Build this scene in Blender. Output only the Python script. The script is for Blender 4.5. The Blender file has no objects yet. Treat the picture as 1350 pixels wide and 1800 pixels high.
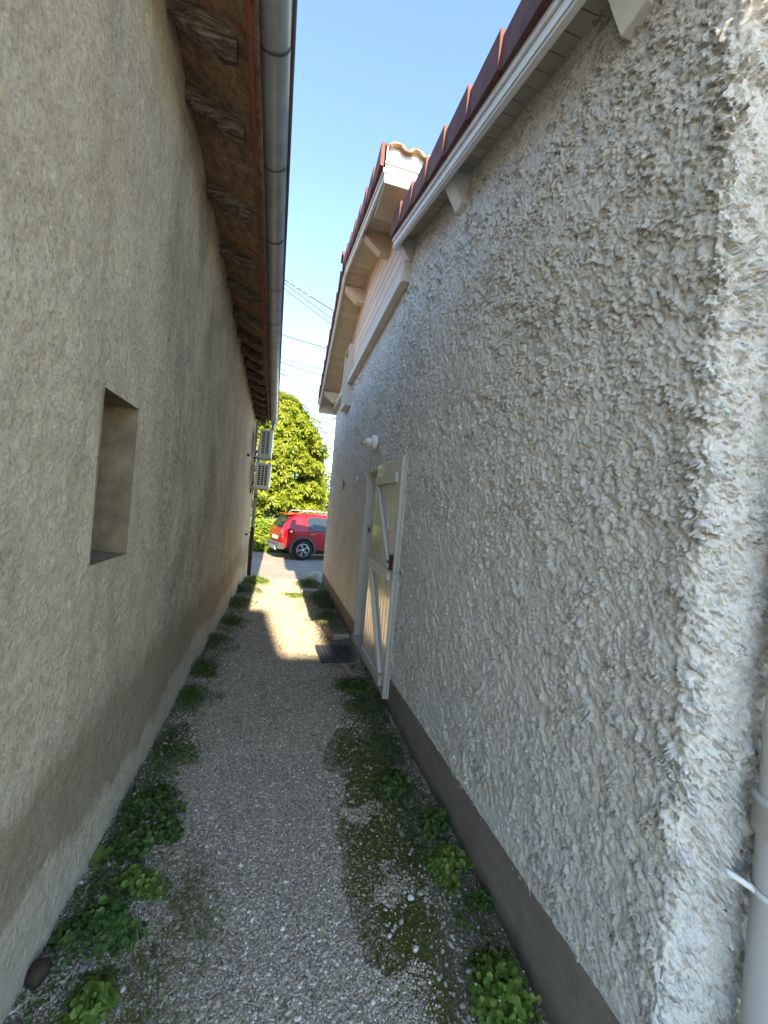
import bpy, bmesh, math, random
import numpy as np
from mathutils import Vector, Matrix
R = math.radians
rnd = random.Random(7)
rng = np.random.default_rng(11)
S = bpy.context.scene
COL = S.collection

# ------------------------------------------------------------------ camera
CAM_H, YAW, PITCH, ROLL = 1.6, R(14.7), R(0.12), R(4.9)
F = Vector((math.sin(YAW)*math.cos(PITCH), math.cos(YAW)*math.cos(PITCH), math.sin(PITCH)))
R0 = Vector((math.cos(YAW), -math.sin(YAW), 0)); U0 = R0.cross(F)
RR = math.cos(ROLL)*R0 + math.sin(ROLL)*U0
UU = math.cos(ROLL)*U0 - math.sin(ROLL)*R0
cd = bpy.data.cameras.new('camera'); cam = bpy.data.objects.new('camera', cd); COL.objects.link(cam)
cam.matrix_world = Matrix(((RR.x, UU.x, -F.x, 0), (RR.y, UU.y, -F.y, 0), (RR.z, UU.z, -F.z, CAM_H), (0, 0, 0, 1)))
cd.sensor_fit = 'HORIZONTAL'; cd.sensor_width = 36; cd.lens = 690/1350*36
cd.clip_start = 0.02; cd.clip_end = 2000
S.camera = cam
# ------------------------------------------------------------------ sky, sun, exposure
SUN = Vector((0.065, -1.667, 1.0)).normalized()
el = math.asin(SUN.z); az = math.atan2(SUN.x, SUN.y)
w = bpy.data.worlds.new('World'); S.world = w; w.use_nodes = True
nt = w.node_tree; bg = nt.nodes['Background']
sky = nt.nodes.new('ShaderNodeTexSky'); sky.sky_type = 'NISHITA'; sky.sun_disc = False
sky.sun_elevation = el; sky.sun_rotation = az; sky.air_density = 1.0; sky.dust_density = 0.1; sky.ozone_density = 3.6; sky.altitude = 500
nt.links.new(sky.outputs[0], bg.inputs[0]); bg.inputs[1].default_value = 0.15
sd = bpy.data.lights.new('sun', 'SUN'); sd.energy = 4.6; sd.angle = R(0.5); sd.color = (1, 0.9, 0.74)
so = bpy.data.objects.new('sun', sd); COL.objects.link(so)
so.rotation_euler = SUN.to_track_quat('Z', 'Y').to_euler(); so.location = (0, -8, 12)
S.view_settings.view_transform = 'Standard'; S.view_settings.look = 'None'
S.view_settings.exposure = 2.18
S.view_settings.use_white_balance = True; S.view_settings.white_balance_temperature = 7300; S.view_settings.white_balance_tint = 8; S.view_settings.gamma = 1; S.view_settings.use_curve_mapping = False
S.cycles.max_bounces = 8; S.cycles.diffuse_bounces = 7

# ------------------------------------------------------------------ object helpers
def tag(o, label=None, cat=None, group=None, kind=None):
    if label: o['label'] = label
    if cat: o['category'] = cat
    if group: o['group'] = group
    if kind: o['kind'] = kind
    return o
def empty(name, loc=(0, 0, 0), rz=0, parent=None):
    o = bpy.data.objects.new(name, None); COL.objects.link(o); o.location = loc; o.rotation_euler.z = rz
    o.empty_display_size = 0.2
    if parent: o.parent = parent
    return o
def npmesh(name, V, faces, mat, parent=None, smooth=False, loc=None):
    me = bpy.data.meshes.new(name)
    V = np.asarray(V, np.float32)
    if isinstance(faces, np.ndarray):
        k = faces.shape[1]; n = len(faces)
        me.vertices.add(len(V)); me.vertices.foreach_set('co', V.ravel())
        me.loops.add(n*k); me.loops.foreach_set('vertex_index', faces.astype(np.int32).ravel())
        me.polygons.add(n); me.polygons.foreach_set('loop_start', np.arange(0, n*k, k, dtype=np.int32))
        me.update(calc_edges=True)
    else:
        me.from_pydata([tuple(map(float, v)) for v in V], [], faces); me.update()
    if smooth: me.polygons.foreach_set('use_smooth', [True]*len(me.polygons)); me.update()
    me.materials.append(mat)
    o = bpy.data.objects.new(name, me); COL.objects.link(o)
    if parent: o.parent = parent
    if loc: o.location = loc
    return o
class MB:
    def __init__(s): s.v = []; s.f = []; s.sm = []
    def add(s, vs, fs, sm=False):
        b = len(s.v); s.v += [tuple(v) for v in vs]; s.f += [tuple(b+i for i in f) for f in fs]; s.sm += [sm]*len(fs); return s
    def hexa(s, p):  # 8 points: bottom 4 ccw, top 4
        return s.add(p, [(3, 2, 1, 0), (4, 5, 6, 7), (0, 1, 5, 4), (1, 2, 6, 5), (2, 3, 7, 6), (3, 0, 4, 7)])
    def box(s, a, b):
        x0, y0, z0 = a; x1, y1, z1 = b
        return s.hexa([(x0, y0, z0), (x1, y0, z0), (x1, y1, z0), (x0, y1, z0), (x0, y0, z1), (x1, y0, z1), (x1, y1, z1), (x0, y1, z1)])
    def prism(s, poly, axis, t0, t1):  # polygon (2D) in the two other axes, swept along axis
        n = len(poly)
        def P(q, t): return {0: (t, q[0], q[1]), 1: (q[0], t, q[1]), 2: (q[0], q[1], t)}[axis]
        vs = [P(q, t0) for q in poly] + [P(q, t1) for q in poly]
        fs = [tuple(range(n)), tuple(range(2*n-1, n-1, -1))] + [(i, i+n, (i+1) % n+n, (i+1) % n) for i in range(n)]
        return s.add(vs, fs)
    def bar(s, a, b, wx, wz, up=(0, 0, 1)):
        a = Vector(a); b = Vector(b); d = (b-a).normalized(); u = Vector(up)
        x = d.cross(u).normalized()*wx/2; z = x.cross(d).normalized()*wz/2
        return s.hexa([a-x-z, a+x-z, b+x-z, b-x-z, a-x+z, a+x+z, b+x+z, b-x+z])
    def tube(s, pts, r, n=10, cap=True, sm=True):
        pts = [Vector(p) for p in pts]; rs = r if isinstance(r, (list, tuple)) else [r]*len(pts)
        vs = []; prev = None
        for i, p in enumerate(pts):
            d = (pts[min(i+1, len(pts)-1)]-pts[max(i-1, 0)]).normalized()
            u = prev if prev is not None else (Vector((0, 0, 1)) if abs(d.z) < .9 else Vector((1, 0, 0)))
            x = d.cross(u).normalized(); u = x.cross(d).normalized(); prev = u
            vs += [p+(x*math.cos(t)+u*math.sin(t))*rs[i] for t in [2*math.pi*k/n for k in range(n)]]
        fs = [(i*n+k, i*n+(k+1) % n, (i+1)*n+(k+1) % n, (i+1)*n+k) for i in range(len(pts)-1) for k in range(n)]
        s.add(vs, fs, sm)
        if cap:
            b = len(s.v)-len(vs)
            s.f += [tuple(b+k for k in range(n-1, -1, -1)), tuple(b+(len(pts)-1)*n+k for k in range(n))]; s.sm += [False, False]
        return s
    def lathe(s, prof, o=(0, 0, 0), axis=2, n=24, sm=True, a0=0, a1=2*math.pi):
        full = abs(a1-a0-2*math.pi) < 1e-6; m = n if full else n+1
        vs = []
        for (r, h) in prof:
            for k in range(m):
                t = a0+(a1-a0)*k/n; c, d = r*math.cos(t), r*math.sin(t)
                v = {2: (c, d, h), 1: (c, h, d), 0: (h, c, d)}[axis]
                vs.append((v[0]+o[0], v[1]+o[1], v[2]+o[2]))
        fs = [(i*m+k, i*m+(k+1) % m, (i+1)*m+(k+1) % m, (i+1)*m+k) for i in range(len(prof)-1) for k in range(n)]
        return s.add(vs, fs, sm)
    def build(s, name, mat, parent=None, bevel=0, loc=None):
        me = bpy.data.meshes.new(name); me.from_pydata(s.v, [], s.f)
        bm = bmesh.new(); bm.from_mesh(me); bmesh.ops.recalc_face_normals(bm, faces=bm.faces[:]); bm.to_mesh(me); bm.free()
        me.polygons.foreach_set('use_smooth', s.sm); me.update()
        me.materials.append(mat)
        o = bpy.data.objects.new(name, me); COL.objects.link(o)
        if parent: o.parent = parent
        if loc: o.location = loc
        if bevel:
            m = o.modifiers.new('bevel', 'BEVEL'); m.width = bevel; m.segments = 2; m.limit_method = 'ANGLE'
        return o
def copy_tree(o, parent=None):
    c = o.copy(); COL.objects.link(c); c.parent = parent
    for ch in list(o.children): copy_tree(ch, c)
    return c

# ------------------------------------------------------------------ numpy noise
def _h(ix, iy, seed):
    n = (ix.astype(np.int64)*374761393 + iy.astype(np.int64)*668265263 + seed*1442695041) & 0xffffffff
    n = ((n ^ (n >> 13))*1274126177) & 0xffffffff
    n = ((n ^ (n >> 16))*2246822519) & 0xffffffff
    return ((n ^ (n >> 15)) & 0xffffff)/float(0xffffff)
def vnoise(x, y, seed=0):
    ix = np.floor(x); iy = np.floor(y); fx = x-ix; fy = y-iy
    ix = ix.astype(np.int64); iy = iy.astype(np.int64)
    fx = fx*fx*fx*(fx*(fx*6-15)+10); fy = fy*fy*fy*(fy*(fy*6-15)+10)
    a = _h(ix, iy, seed); b = _h(ix+1, iy, seed); c = _h(ix, iy+1, seed); d = _h(ix+1, iy+1, seed)
    return (a*(1-fx)+b*fx)*(1-fy)+(c*(1-fx)+d*fx)*fy-0.5
def fbm(x, y, seed=0, o=4):
    s = 0; a = 1
    for i in range(o): s = s+a*vnoise(x*2**i, y*2**i, seed+i*17); a *= .5
    return s
def flakes(x, y, seed, ang=1.2):
    # cells that each rise towards one side and drop off sharply: thrown plaster
    ix = np.floor(x).astype(np.int64); iy = np.floor(y).astype(np.int64)
    best = np.full(x.shape, 9.); second = np.full(x.shape, 9.); val = np.zeros(x.shape)
    for dx in (-1, 0, 1):
        for dy in (-1, 0, 1):
            cx = ix+dx; cy = iy+dy
            px = cx+.1+.8*_h(cx, cy, seed); py = cy+.1+.8*_h(cx, cy, seed+5)
            ddx = x-px; ddy = y-py; d = ddx*ddx+ddy*ddy
            a = ang+(_h(cx, cy, seed+9)-.5)*2.2
            v = (ddx*np.cos(a)+ddy*np.sin(a))*.9+(_h(cx, cy, seed+13)-.5)*.7
            c = d < best
            second = np.where(c, best, np.minimum(second, d)); val = np.where(c, v, val); best = np.where(c, d, best)
    edge = np.sqrt(second)-np.sqrt(best)
    return val, edge
def roughcast(u, v):
    # thrown plaster: soft bed with many small pulled-out crests
    wu = .026*fbm(u/.075, v/.075, 3, 4); wv = .026*fbm(u/.075, v/.075, 31, 4)
    uu = u+wu; vv = v+wv-.75*uu
    big = vnoise(u/.28, v/.28, 77)+.5
    a, ea = flakes(uu/.026, vv/.023, 1)
    b, eb = flakes(uu/.018+7.3, vv/.016, 2, 1.2)
    r1 = np.clip(1-np.abs(fbm(uu/.020+3, vv/.018, 91, 3))*3.1, 0, 1)**2.2
    r2 = np.clip(1-np.abs(fbm(uu/.015+9, vv/.0125, 95, 2))*3.0, 0, 1)**2.2
    gate = np.clip(.35+fbm(uu/.05, vv/.05, 71, 2)*1.5+.3, .15, 1.2)
    h = .0055*a + .0042*b + (.0135*r1+.0080*r2)*gate
    h -= .018*np.clip(fbm(uu/.024, vv/.020, 57, 2)-.22, 0, .3)*2
    h += .0030*fbm(u/.009, v/.011, 50, 2) + .006*fbm(u/.15, v/.15, 60, 2) - .004
    lowk = np.clip((v-np.interp(u, [.7, 3.0, 8.4], [.30, .245, .22]))/.07, .25, 1)
    return h*(.64+.42*big)*np.where(u < 50, lowk, 1)
def sheet(us, vs, posf, hf, mask=None):
    """displaced grid -> verts, faces; posf(u,v,h)->xyz arrays"""
    U, V = np.meshgrid(us, vs, indexing='ij')
    H = hf(U, V)
    X, Y, Z = posf(U, V, H)
    P = np.stack([X, Y, Z], -1).reshape(-1, 3)
    nu, nv = len(us), len(vs)
    i, j = np.meshgrid(np.arange(nu-1), np.arange(nv-1), indexing='ij')
    q = np.stack([i*nv+j, (i+1)*nv+j, (i+1)*nv+j+1, i*nv+j+1], -1)
    if mask is not None:
        uc = (U[:-1, :-1]+U[1:, 1:])/2; vc = (V[:-1, :-1]+V[1:, 1:])/2
        q = q[mask(uc, vc)]
    return P, q.reshape(-1, 4)
def join(parts):
    Vs = []; Fs = []; b = 0
    for P, q in parts: Vs.append(P); Fs.append(q+b); b += len(P)
    return np.concatenate(Vs), np.concatenate(Fs)

# ------------------------------------------------------------------ materials
class NT:
    def __init__(s, name):
        s.m = bpy.data.materials.new(name); s.m.use_nodes = True; s.t = s.m.node_tree
        s.b = s.t.nodes['Principled BSDF']; s.b.inputs['Specular IOR Level'].default_value = .3
    def n(s, typ, **kw):
        n = s.t.nodes.new('ShaderNode'+typ)
        for k, v in kw.items():
            if k in n.inputs: n.inputs[k].default_value = v
            else: setattr(n, k, v)
        return n
    def l(s, a, b): s.t.links.new(a, b)
    def co(s, scale=(1, 1, 1), obj=False):
        c = s.n('TexCoord'); g = s.n('NewGeometry') if False else None
        m = s.n('Mapping'); m.inputs['Scale'].default_value = scale
        s.l(c.outputs['Object'], m.inputs[0]); return m.outputs[0]
    def noise(s, scale, detail=4, rough=.6, vec=None, dist=0):
        n = s.n('TexNoise', Scale=scale, Detail=detail, Roughness=rough, Distortion=dist)
        s.l(vec if vec is not None else s.co(), n.inputs['Vector']); return n.outputs['Fac']
    def vor(s, scale, vec=None, feature='F1', out='Distance', rnd_=1):
        n = s.n('TexVoronoi', feature=feature); n.inputs['Scale'].default_value = scale; n.inputs['Randomness'].default_value = rnd_
        s.l(vec if vec is not None else s.co(), n.inputs['Vector']); return n.outputs[out]
    def ramp(s, fac, stops):
        r = s.n('ValToRGB'); e = r.color_ramp.elements
        while len(e) < len(stops): e.new(.5)
        for k, (p, c) in enumerate(stops):
            e[k].position = p; e[k].color = (*c, 1) if isinstance(c, tuple) else (c, c, c, 1)
        s.l(fac, r.inputs[0]); return r.outputs[0]
    def mix(s, fac, a, b, mode='MIX'):
        m = s.n('Mix', data_type='RGBA', blend_type=mode)
        for i, v in ((0, fac), (6, a), (7, b)):
            if isinstance(v, (int, float)): m.inputs[i].default_value = v
            elif isinstance(v, tuple): m.inputs[i].default_value = (*v, 1)
            else: s.l(v, m.inputs[i])
        return m.outputs[2]
    def math(s, op, a, b=0.0, clamp=False):
        m = s.n('Math', operation=op, use_clamp=clamp)
        for i, v in ((0, a), (1, b)):
            if isinstance(v, (int, float)): m.inputs[i].default_value = v
            else: s.l(v, m.inputs[i])
        return m.outputs[0]
    def sep(s):
        c = s.n('TexCoord'); x = s.n('SeparateXYZ'); s.l(c.outputs['Object'], x.inputs[0]); return x.outputs
    def color(s, c):
        if isinstance(c, tuple): s.b.inputs['Base Color'].default_value = (*c, 1)
        else: s.l(c, s.b.inputs['Base Color'])
        return s
    def rough(s, r):
        if isinstance(r, (int, float)): s.b.inputs['Roughness'].default_value = r
        else: s.l(r, s.b.inputs['Roughness'])
        return s
    def bump(s, h, dist, strength=1):
        b = s.n('Bump'); b.inputs['Distance'].default_value = dist; b.inputs['Strength'].default_value = strength
        prev = s.b.inputs['Normal'].links
        if prev: s.l(prev[0].from_socket, b.inputs['Normal'])
        s.l(h, b.inputs['Height']); s.l(b.outputs[0], s.b.inputs['Normal']); return s

def simple(name, c, rough=.6, var=.25, scale=8, metal=0, bump=.0006, bs=60, spec=.3):
    t = NT(name)
    f = t.noise(scale, 5, .65)
    lo = tuple(x*(1-var) for x in c); hi = tuple(min(1, x*(1+var)) for x in c)
    t.color(t.ramp(f, [(.3, lo), (.7, hi)])).rough(rough)
    t.b.inputs['Metallic'].default_value = metal; t.b.inputs['Specular IOR Level'].default_value = spec
    if bump: t.bump(t.noise(bs, 3), bump)
    return t.m
def wood(name, c, rough=.55, var=.3, axis=0, bump=.0012, stretch=18, obj_rand=True, spec=.3):
    t = NT(name); sc = [stretch*3]*3; sc[axis] = 2.2
    v = t.co(tuple(sc)); f = t.noise(1, 6, .7, v, .6)
    base = t.ramp(f, [(.25, tuple(x*(1-var) for x in c)), (.55, c), (.8, tuple(min(1, x*(1+var)) for x in c))])
    if obj_rand:
        oi = t.n('ObjectInfo'); k = t.math('MULTIPLY_ADD', oi.outputs['Random'], .22); t.t.nodes[-1].inputs[2].default_value = .86
        hv = t.n('HueSaturation'); t.l(k, hv.inputs['Value']); t.l(base, hv.inputs['Color']); base = hv.outputs[0]
    t.color(base).rough(rough); t.b.inputs['Specular IOR Level'].default_value = spec
    t.bump(f, bump)
    return t.m

M = {}
# left wall render: aged cement-lime render with speckles, run-off stains and damp base
t = NT('aged_render'); xyz = t.sep(); X_, Y_, Z_ = xyz
big = t.noise(.9, 5, .6); med = t.noise(5.5, 7, .75)
c = t.ramp(med, [(.28, (.50, .405, .265)), (.5, (.61, .505, .345)), (.75, (.69, .585, .41))])
zone = t.ramp(t.math('MULTIPLY', Y_, .125), [(.20, 0.0), (.36, 1.0), (.75, .8), (1.0, .35)])
pat = t.ramp(t.noise(1.9, 7, .78, t.co((1, 1.1, .6)), .5), [(.40, 0.0), (.62, 1.0)])
g1 = t.math('MULTIPLY', zone, pat)
c = t.mix(t.math('MULTIPLY', g1, .72), c, (.25, .222, .16))
strk = t.noise(1.0, 7, .75, t.co((1, 4.2, .28)), .3)
g2 = t.math('MULTIPLY', t.ramp(strk, [(.50, 0.0), (.68, 1.0)]), t.ramp(t.math('MULTIPLY', Z_, .3), [(.2, .1), (.75, 1.0)]))
c = t.mix(t.math('MULTIPLY', g2, .35), c, (.22, .19, .135))
# gritty sand grains and lost grains, thicker inside the grimy areas
s1 = t.ramp(t.noise(34, 6, .85), [(.50, 0.0), (.60, 1.0)]); s2 = t.ramp(t.vor(60, t.co((1, 1, .8))), [(.10, 1.0), (.30, 0.0)])
den = t.math('ADD', t.math('MULTIPLY', g1, .45), t.ramp(t.noise(1.3, 5), [(.35, .22), (.7, .6)]))
c = t.mix(t.math('MULTIPLY', s1, den), c, (.13, .112, .08))
c = t.mix(t.math('MULTIPLY', s2, t.math('MULTIPLY', den, .9)), c, (.10, .085, .06))
c = t.mix(t.math('MULTIPLY', t.ramp(t.noise(52, 4, .8), [(.58, 0.0), (.68, 1.0)]), .45), c, (.70, .64, .52))
wz = t.math('ADD', Z_, t.math('MULTIPLY', t.math('SUBTRACT', .5, t.noise(.9, 5, .65)), .75))
band = t.ramp(wz, [(.27, 0.0), (.33, .75), (.60, .85), (.68, .35), (.80, 0.0)])
c = t.mix(t.math('MULTIPLY', band, .88), c, (.25, .19, .115))
skirt = t.ramp(t.math('ADD', wz, t.math('MULTIPLY', t.math('SUBTRACT', t.noise(9, 4), .5), .14)), [(.12, .85), (.34, 0.0)])
c = t.mix(t.math('MULTIPLY', skirt, .6), c, (.56, .52, .43))
stn = t.math('MULTIPLY', t.ramp(t.math('ABSOLUTE', t.math('ADD', Y_, -1.80)), [(.14, 1.0), (.26, 0.0)]), t.ramp(Z_, [(.75, 0.0), (.99, 1.0)]))
stn = t.math('MULTIPLY', stn, t.math('MULTIPLY', t.math('LESS_THAN', Z_, 1.33), t.ramp(t.noise(2.0, 6, .7, t.co((1, 7, .8))), [(.40, .1), (.6, 1.0)])))
c = t.mix(t.math('MULTIPLY', stn, .5), c, (.33, .235, .12))
wv_ = t.n('VectorMath', operation='ADD'); tc_ = t.n('TexCoord'); nn_ = t.n('TexNoise', Scale=2.5, Detail=5); t.l(tc_.outputs['Object'], nn_.inputs['Vector']); t.l(tc_.outputs['Object'], wv_.inputs[0]); t.l(nn_.outputs['Color'], wv_.inputs[1])
crk = t.math('MULTIPLY', t.ramp(t.vor(.8, wv_.outputs[0], 'DISTANCE_TO_EDGE'), [(.0, 1.0), (.0045, 0.0)]), t.ramp(t.noise(1.1, 3), [(.52, 0.0), (.6, 1.0)]))
c = t.mix(t.math('MULTIPLY', crk, .3), c, (.13, .11, .08))
och_bounce = t.math('MULTIPLY', t.ramp(t.math('MULTIPLY', Y_, .1), [(.45, 0.0), (.9, 1.0)]), t.ramp(t.noise(1.2, 5, .7, t.co((1, 4, .3))), [(.35, 0.1), (.65, 1.0)]))  # ochre streaks towards the far end: damp stains plus painted warm bounce light
c = t.mix(t.math('MULTIPLY', och_bounce, .65), c, (.52, .33, .16))
t.color(c).rough(.95)
t.bump(t.noise(30, 7, .8), .012, 1.0); t.bump(t.vor(70), .004, .8)
M['render'] = t.m
# roughcast
t = NT('roughcast'); f = t.noise(2.2, 5, .6); p = t.noise(30, 4, .6)
c = t.ramp(f, [(.3, (.68, .64, .56)), (.6, (.76, .72, .645)), (.8, (.80, .765, .695))])
geo = t.n('NewGeometry')
c = t.mix(t.math('MULTIPLY', t.ramp(p, [(.6, 0.0), (.75, 1.0)]), .5), c, (.52, .485, .41))
t.color(c).rough(.9); t.bump(t.math('SUBTRACT', 1.0, t.vor(34, t.co((1, .8, 1)))), .016, 1); t.bump(t.noise(30, 6, .8, t.co((1, 1, .7))), .014, 1); t.bump(t.noise(85, 4, .8), .006, 1); M['roughcast'] = t.m
t = NT('plinth_cement'); Z_ = t.sep()[2]
c = t.ramp(t.noise(2.5, 6, .7, t.co((1, 1, 2.5))), [(.3, (.165, .138, .112)), (.7, (.235, .205, .17))])
c = t.mix(t.math('MULTIPLY', t.ramp(t.noise(9, 6, .8), [(.5, 0.0), (.62, 1.0)]), .35), c, (.12, .10, .08))
spl = t.ramp(t.math('ADD', Z_, t.math('MULTIPLY', t.math('SUBTRACT', t.noise(7, 6, .75), .5), .22)), [(.02, 1.0), (.11, 0.0)])
c = t.mix(t.math('MULTIPLY', spl, .75), c, (.085, .075, .045))
t.color(c).rough(.88).bump(t.noise(90, 5, .8), .003); t.bump(t.noise(5, 3), .02, .4); M['plinth'] = t.m
M['whitepaint'] = wood('white_painted_wood', (.62, .61, .58), .5, .12, 1, .0012)
M['greypaint'] = wood('grey_beige_soffit', (.44, .40, .335), .6, .14, 0, .001)
M['cream'] = wood('cream_soffit', (.47, .41, .31), .55, .15, 0, .001)
M['clad'] = wood('pinkish_cladding', (.60, .50, .39), .6, .12, 1, .001)
M['trim'] = wood('cladding_trim', (.56, .51, .42), .6, .15, 1, .0015)
M['verge'] = simple('dark_verge_tile', (.105, .042, .036), .75, .35, 9, bump=.002, bs=40)
t = NT('terracotta'); f = t.noise(14, 5, .7)
t.color(t.mix(t.ramp(t.noise(35, 5, .8), [(.45, 0.0), (.6, .75)]), t.ramp(f, [(.3, (.15, .075, .05)), (.5, (.30, .17, .11)), (.7, (.40, .28, .18))]), (.10, .085, .06))).rough(.85).bump(t.noise(60, 4), .002); M['terra'] = t.m
M['shutter'] = wood('painted_shutter', (.47, .43, .35), .36, .16, 2, .0009, spec=.6)
M['shutter'].node_tree.nodes['Principled BSDF'].inputs['Coat Weight'].default_value = 1; M['shutter'].node_tree.nodes['Principled BSDF'].inputs['Coat Roughness'].default_value = .10
M['shutterrail'] = wood('painted_shutter_rail', (.53, .51, .455), .4, .12, 1, .0008)
M['jamb'] = simple('painted_jamb', (.52, .50, .435), .6, .1, 4)
M['door'] = simple('painted_door', (.50, .46, .38), .45, .1, 4)
M['zinc'] = simple('weathered_zinc', (.30, .33, .35), .42, .22, 5, metal=.55, bump=.0006, bs=14, spec=.5)
M['zincdark'] = simple('dark_zinc', (.10, .105, .11), .5, .2, 5, metal=.5)
t = NT('rafter_wood'); v = t.co((3, 40, 40)); f = t.noise(1, 7, .75, v, 1.2)
c = t.ramp(f, [(.32, (.015, .011, .009)), (.46, (.075, .055, .04)), (.60, (.23, .185, .14)), (.8, (.38, .32, .245))])
t.color(c).rough(.85).bump(f, .009, 1); M['rafter'] = t.m
t = NT('strand_board'); v = t.co((14, 60, 30)); f = t.noise(1, 4, .7, v, 1.5); f2 = t.vor(1.2, t.co((30, 9, 9)), out='Color')
c = t.mix(.0, t.ramp(f, [(.3, (.045, .012, .009)), (.6, (.12, .032, .022)), (.75, (.24, .085, .055))]), f2, 'SOFT_LIGHT')
t.color(c).rough(.8).bump(f, .002); M['osb'] = t.m
M['rustfascia'] = wood('red_brown_fascia', (.21, .062, .036), .6, .3, 1, .001)
M['ridge'] = M['terra']
M['steel'] = simple('galvanised_steel', (.4, .4, .39), .4, .1, 8, metal=.8)
M['rust'] = simple('rusty_iron', (.07, .032, .02), .8, .4, 30)
M['acwhite'] = simple('yellowed_white_metal', (.74, .72, .64), .4, .06, 4, bump=0)
M['dark'] = simple('dark_void', (.02, .02, .02), .7, .2, 4)
M['pvc'] = simple('grey_downpipe_plastic', (.46, .455, .44), .42, .07, 3, bump=.0003, bs=8, spec=.5)
M['whiteplastic'] = simple('white_strap_plastic', (.72, .71, .68), .35, .05, 6, bump=0)
M['stone'] = simple('pale_limestone', (.50, .48, .44), .85, .25, 6, bump=.006, bs=12)
M['concrete'] = simple('concrete', (.38, .36, .32), .85, .15, 12, bump=.001, bs=80)
M['brick'] = simple('pink_brick', (.36, .22, .16), .9, .25, 14, bump=.002, bs=50)
M['brownstone'] = simple('dark_brown_stone', (.045, .028, .02), .8, .4, 20, bump=.004, bs=30)
M['rubber'] = simple('black_rubber', (.03, .033, .042), .55, .3, 20, spec=.5)
M['wire'] = simple('cable_sheath', (.05, .055, .07), .6, .1, 3, bump=0)
M['lampglass'] = simple('opal_lamp_glass', (.62, .60, .55), .2, .05, 4, bump=0, spec=.6)

def leafmat(name, c, c2, trans=.35, rough=.45):
    t = NT(name)
    rv = t.n('NewGeometry').outputs['Random Per Island']
    col = t.ramp(rv, [(.0, c), (.55, tuple((a+b)/2 for a, b in zip(c, c2))), (1, c2)])
    t.color(col).rough(rough)
    tr = t.n('BsdfTranslucent'); hv = t.n('HueSaturation', Saturation=1.1, Value=1.25); t.l(col, hv.inputs['Color']); t.l(hv.outputs[0], tr.inputs[0])
    mx = t.n('MixShader'); mx.inputs[0].default_value = trans
    out = t.t.nodes['Material Output']
    t.l(t.b.outputs[0], mx.inputs[1]); t.l(tr.outputs[0], mx.inputs[2]); t.l(mx.outputs[0], out.inputs[0])
    return t.m
M['chestnut'] = leafmat('chestnut_leaves', (.13, .18, .02), (.34, .365, .05), .45)
M['laurel'] = leafmat('laurel_leaves', (.11, .18, .02), (.27, .34, .05), .35, .35)
M['darkleaf'] = leafmat('dark_leaves', (.03, .055, .012), (.08, .12, .025), .3)
M['weed'] = leafmat('weed_leaves', (.04, .085, .02), (.13, .21, .045), .35)
M['weedlight'] = leafmat('light_weed_leaves', (.10, .17, .03), (.22, .31, .06), .38)
M['grass'] = leafmat('grass_blades', (.09, .12, .025), (.26, .27, .08), .35)
M['bark'] = simple('bark', (.09, .07, .05), .9, .4, 12, bump=.01, bs=10)
M['petal'] = simple('white_petals', (.75, .74, .70), .6, .05, 5, bump=0)
M['pink'] = simple('pink_petals', (.62, .16, .45), .6, .1, 5, bump=0)
M['drystem'] = simple('dry_stems', (.22, .17, .11), .8, .3, 20, bump=0)

# ------------------------------------------------------------------ ground
def gz(x, y):
    y = np.asarray(y, float)
    return -.02*np.clip(y-4, 0, 14) + 0*np.asarray(x, float)
def gzf(x, y): return float(gz(x, y))
def ground_h(x, y):
    e = np.exp(-((x+.66)/.16)**2)*.03+np.exp(-((x-.98)/.14)**2)*.025
    return np.where(y < 9.3, .012*fbm(x/.5, y/.5, 4, 4)*2*np.clip((9.3-y)/1, 0, 1)+e, 0)
def ground_z(x, y):
    x = np.asarray(x, float); y = np.asarray(y, float)
    return gz(x, y)+ground_h(x, y)

t = NT('gravel_path'); xyz = t.sep(); X_, Y_, Z_ = xyz
v1 = t.vor(95, out='Color'); v1d = t.vor(95); v2 = t.vor(48, out='Color'); v2d = t.vor(48)
bw = t.n('RGBToBW'); t.l(v1, bw.inputs[0]); bw2 = t.n('RGBToBW'); t.l(v2, bw2.inputs[0])
c = t.ramp(bw.outputs[0], [(.2, (.18, .145, .10)), (.5, (.37, .305, .22)), (.75, (.52, .445, .335)), (.9, (.64, .58, .47))])
c = t.mix(t.ramp(v1d, [(.35, 0.0), (.6, .65)]), c, (.10, .082, .06))
soil = t.noise(2.4, 6, .7, None, .5)
# soil shows near both walls
side = t.math('ABSOLUTE', t.math('ADD', X_, -.08))
sf = t.ramp(t.math('ADD', side, t.math('MULTIPLY', soil, .55)), [(.68, 0.0), (.92, 1.0)]); 
c = t.mix(t.math('MULTIPLY', sf, .8), c, t.ramp(t.noise(26, 5, .8), [(.3, (.075, .06, .042)), (.7, (.20, .165, .12))]))
# moss on the right: dark olive patches
nz1 = t.math('MULTIPLY', t.math('SUBTRACT', t.noise(3.2, 5, .7), .5), .5); nz2 = t.math('MULTIPLY', t.math('SUBTRACT', t.noise(2.6, 5, .7, t.co((1, 1, 7))), .5), 1.6)
mx_ = t.math('MULTIPLY', t.math('ADD', t.math('ADD', X_, -.60), nz1), 4.6); my_ = t.math('MULTIPLY', t.math('ADD', t.math('ADD', Y_, -1.93), nz2), 1.12)
md = t.math('ADD', t.math('MULTIPLY', mx_, mx_), t.math('MULTIPLY', my_, my_))
mo = t.math('MULTIPLY', t.ramp(md, [(.6, 1.0), (1.0, 0.0)]), t.ramp(t.noise(7, 6, .75, None, .5), [(.36, 0.0), (.46, 1.0)]))
c = t.mix(t.math('MULTIPLY', mo, .93), c, t.ramp(t.noise(60, 4, .7), [(.3, (.045, .043, .008)), (.7, (.13, .125, .02))]))
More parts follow.
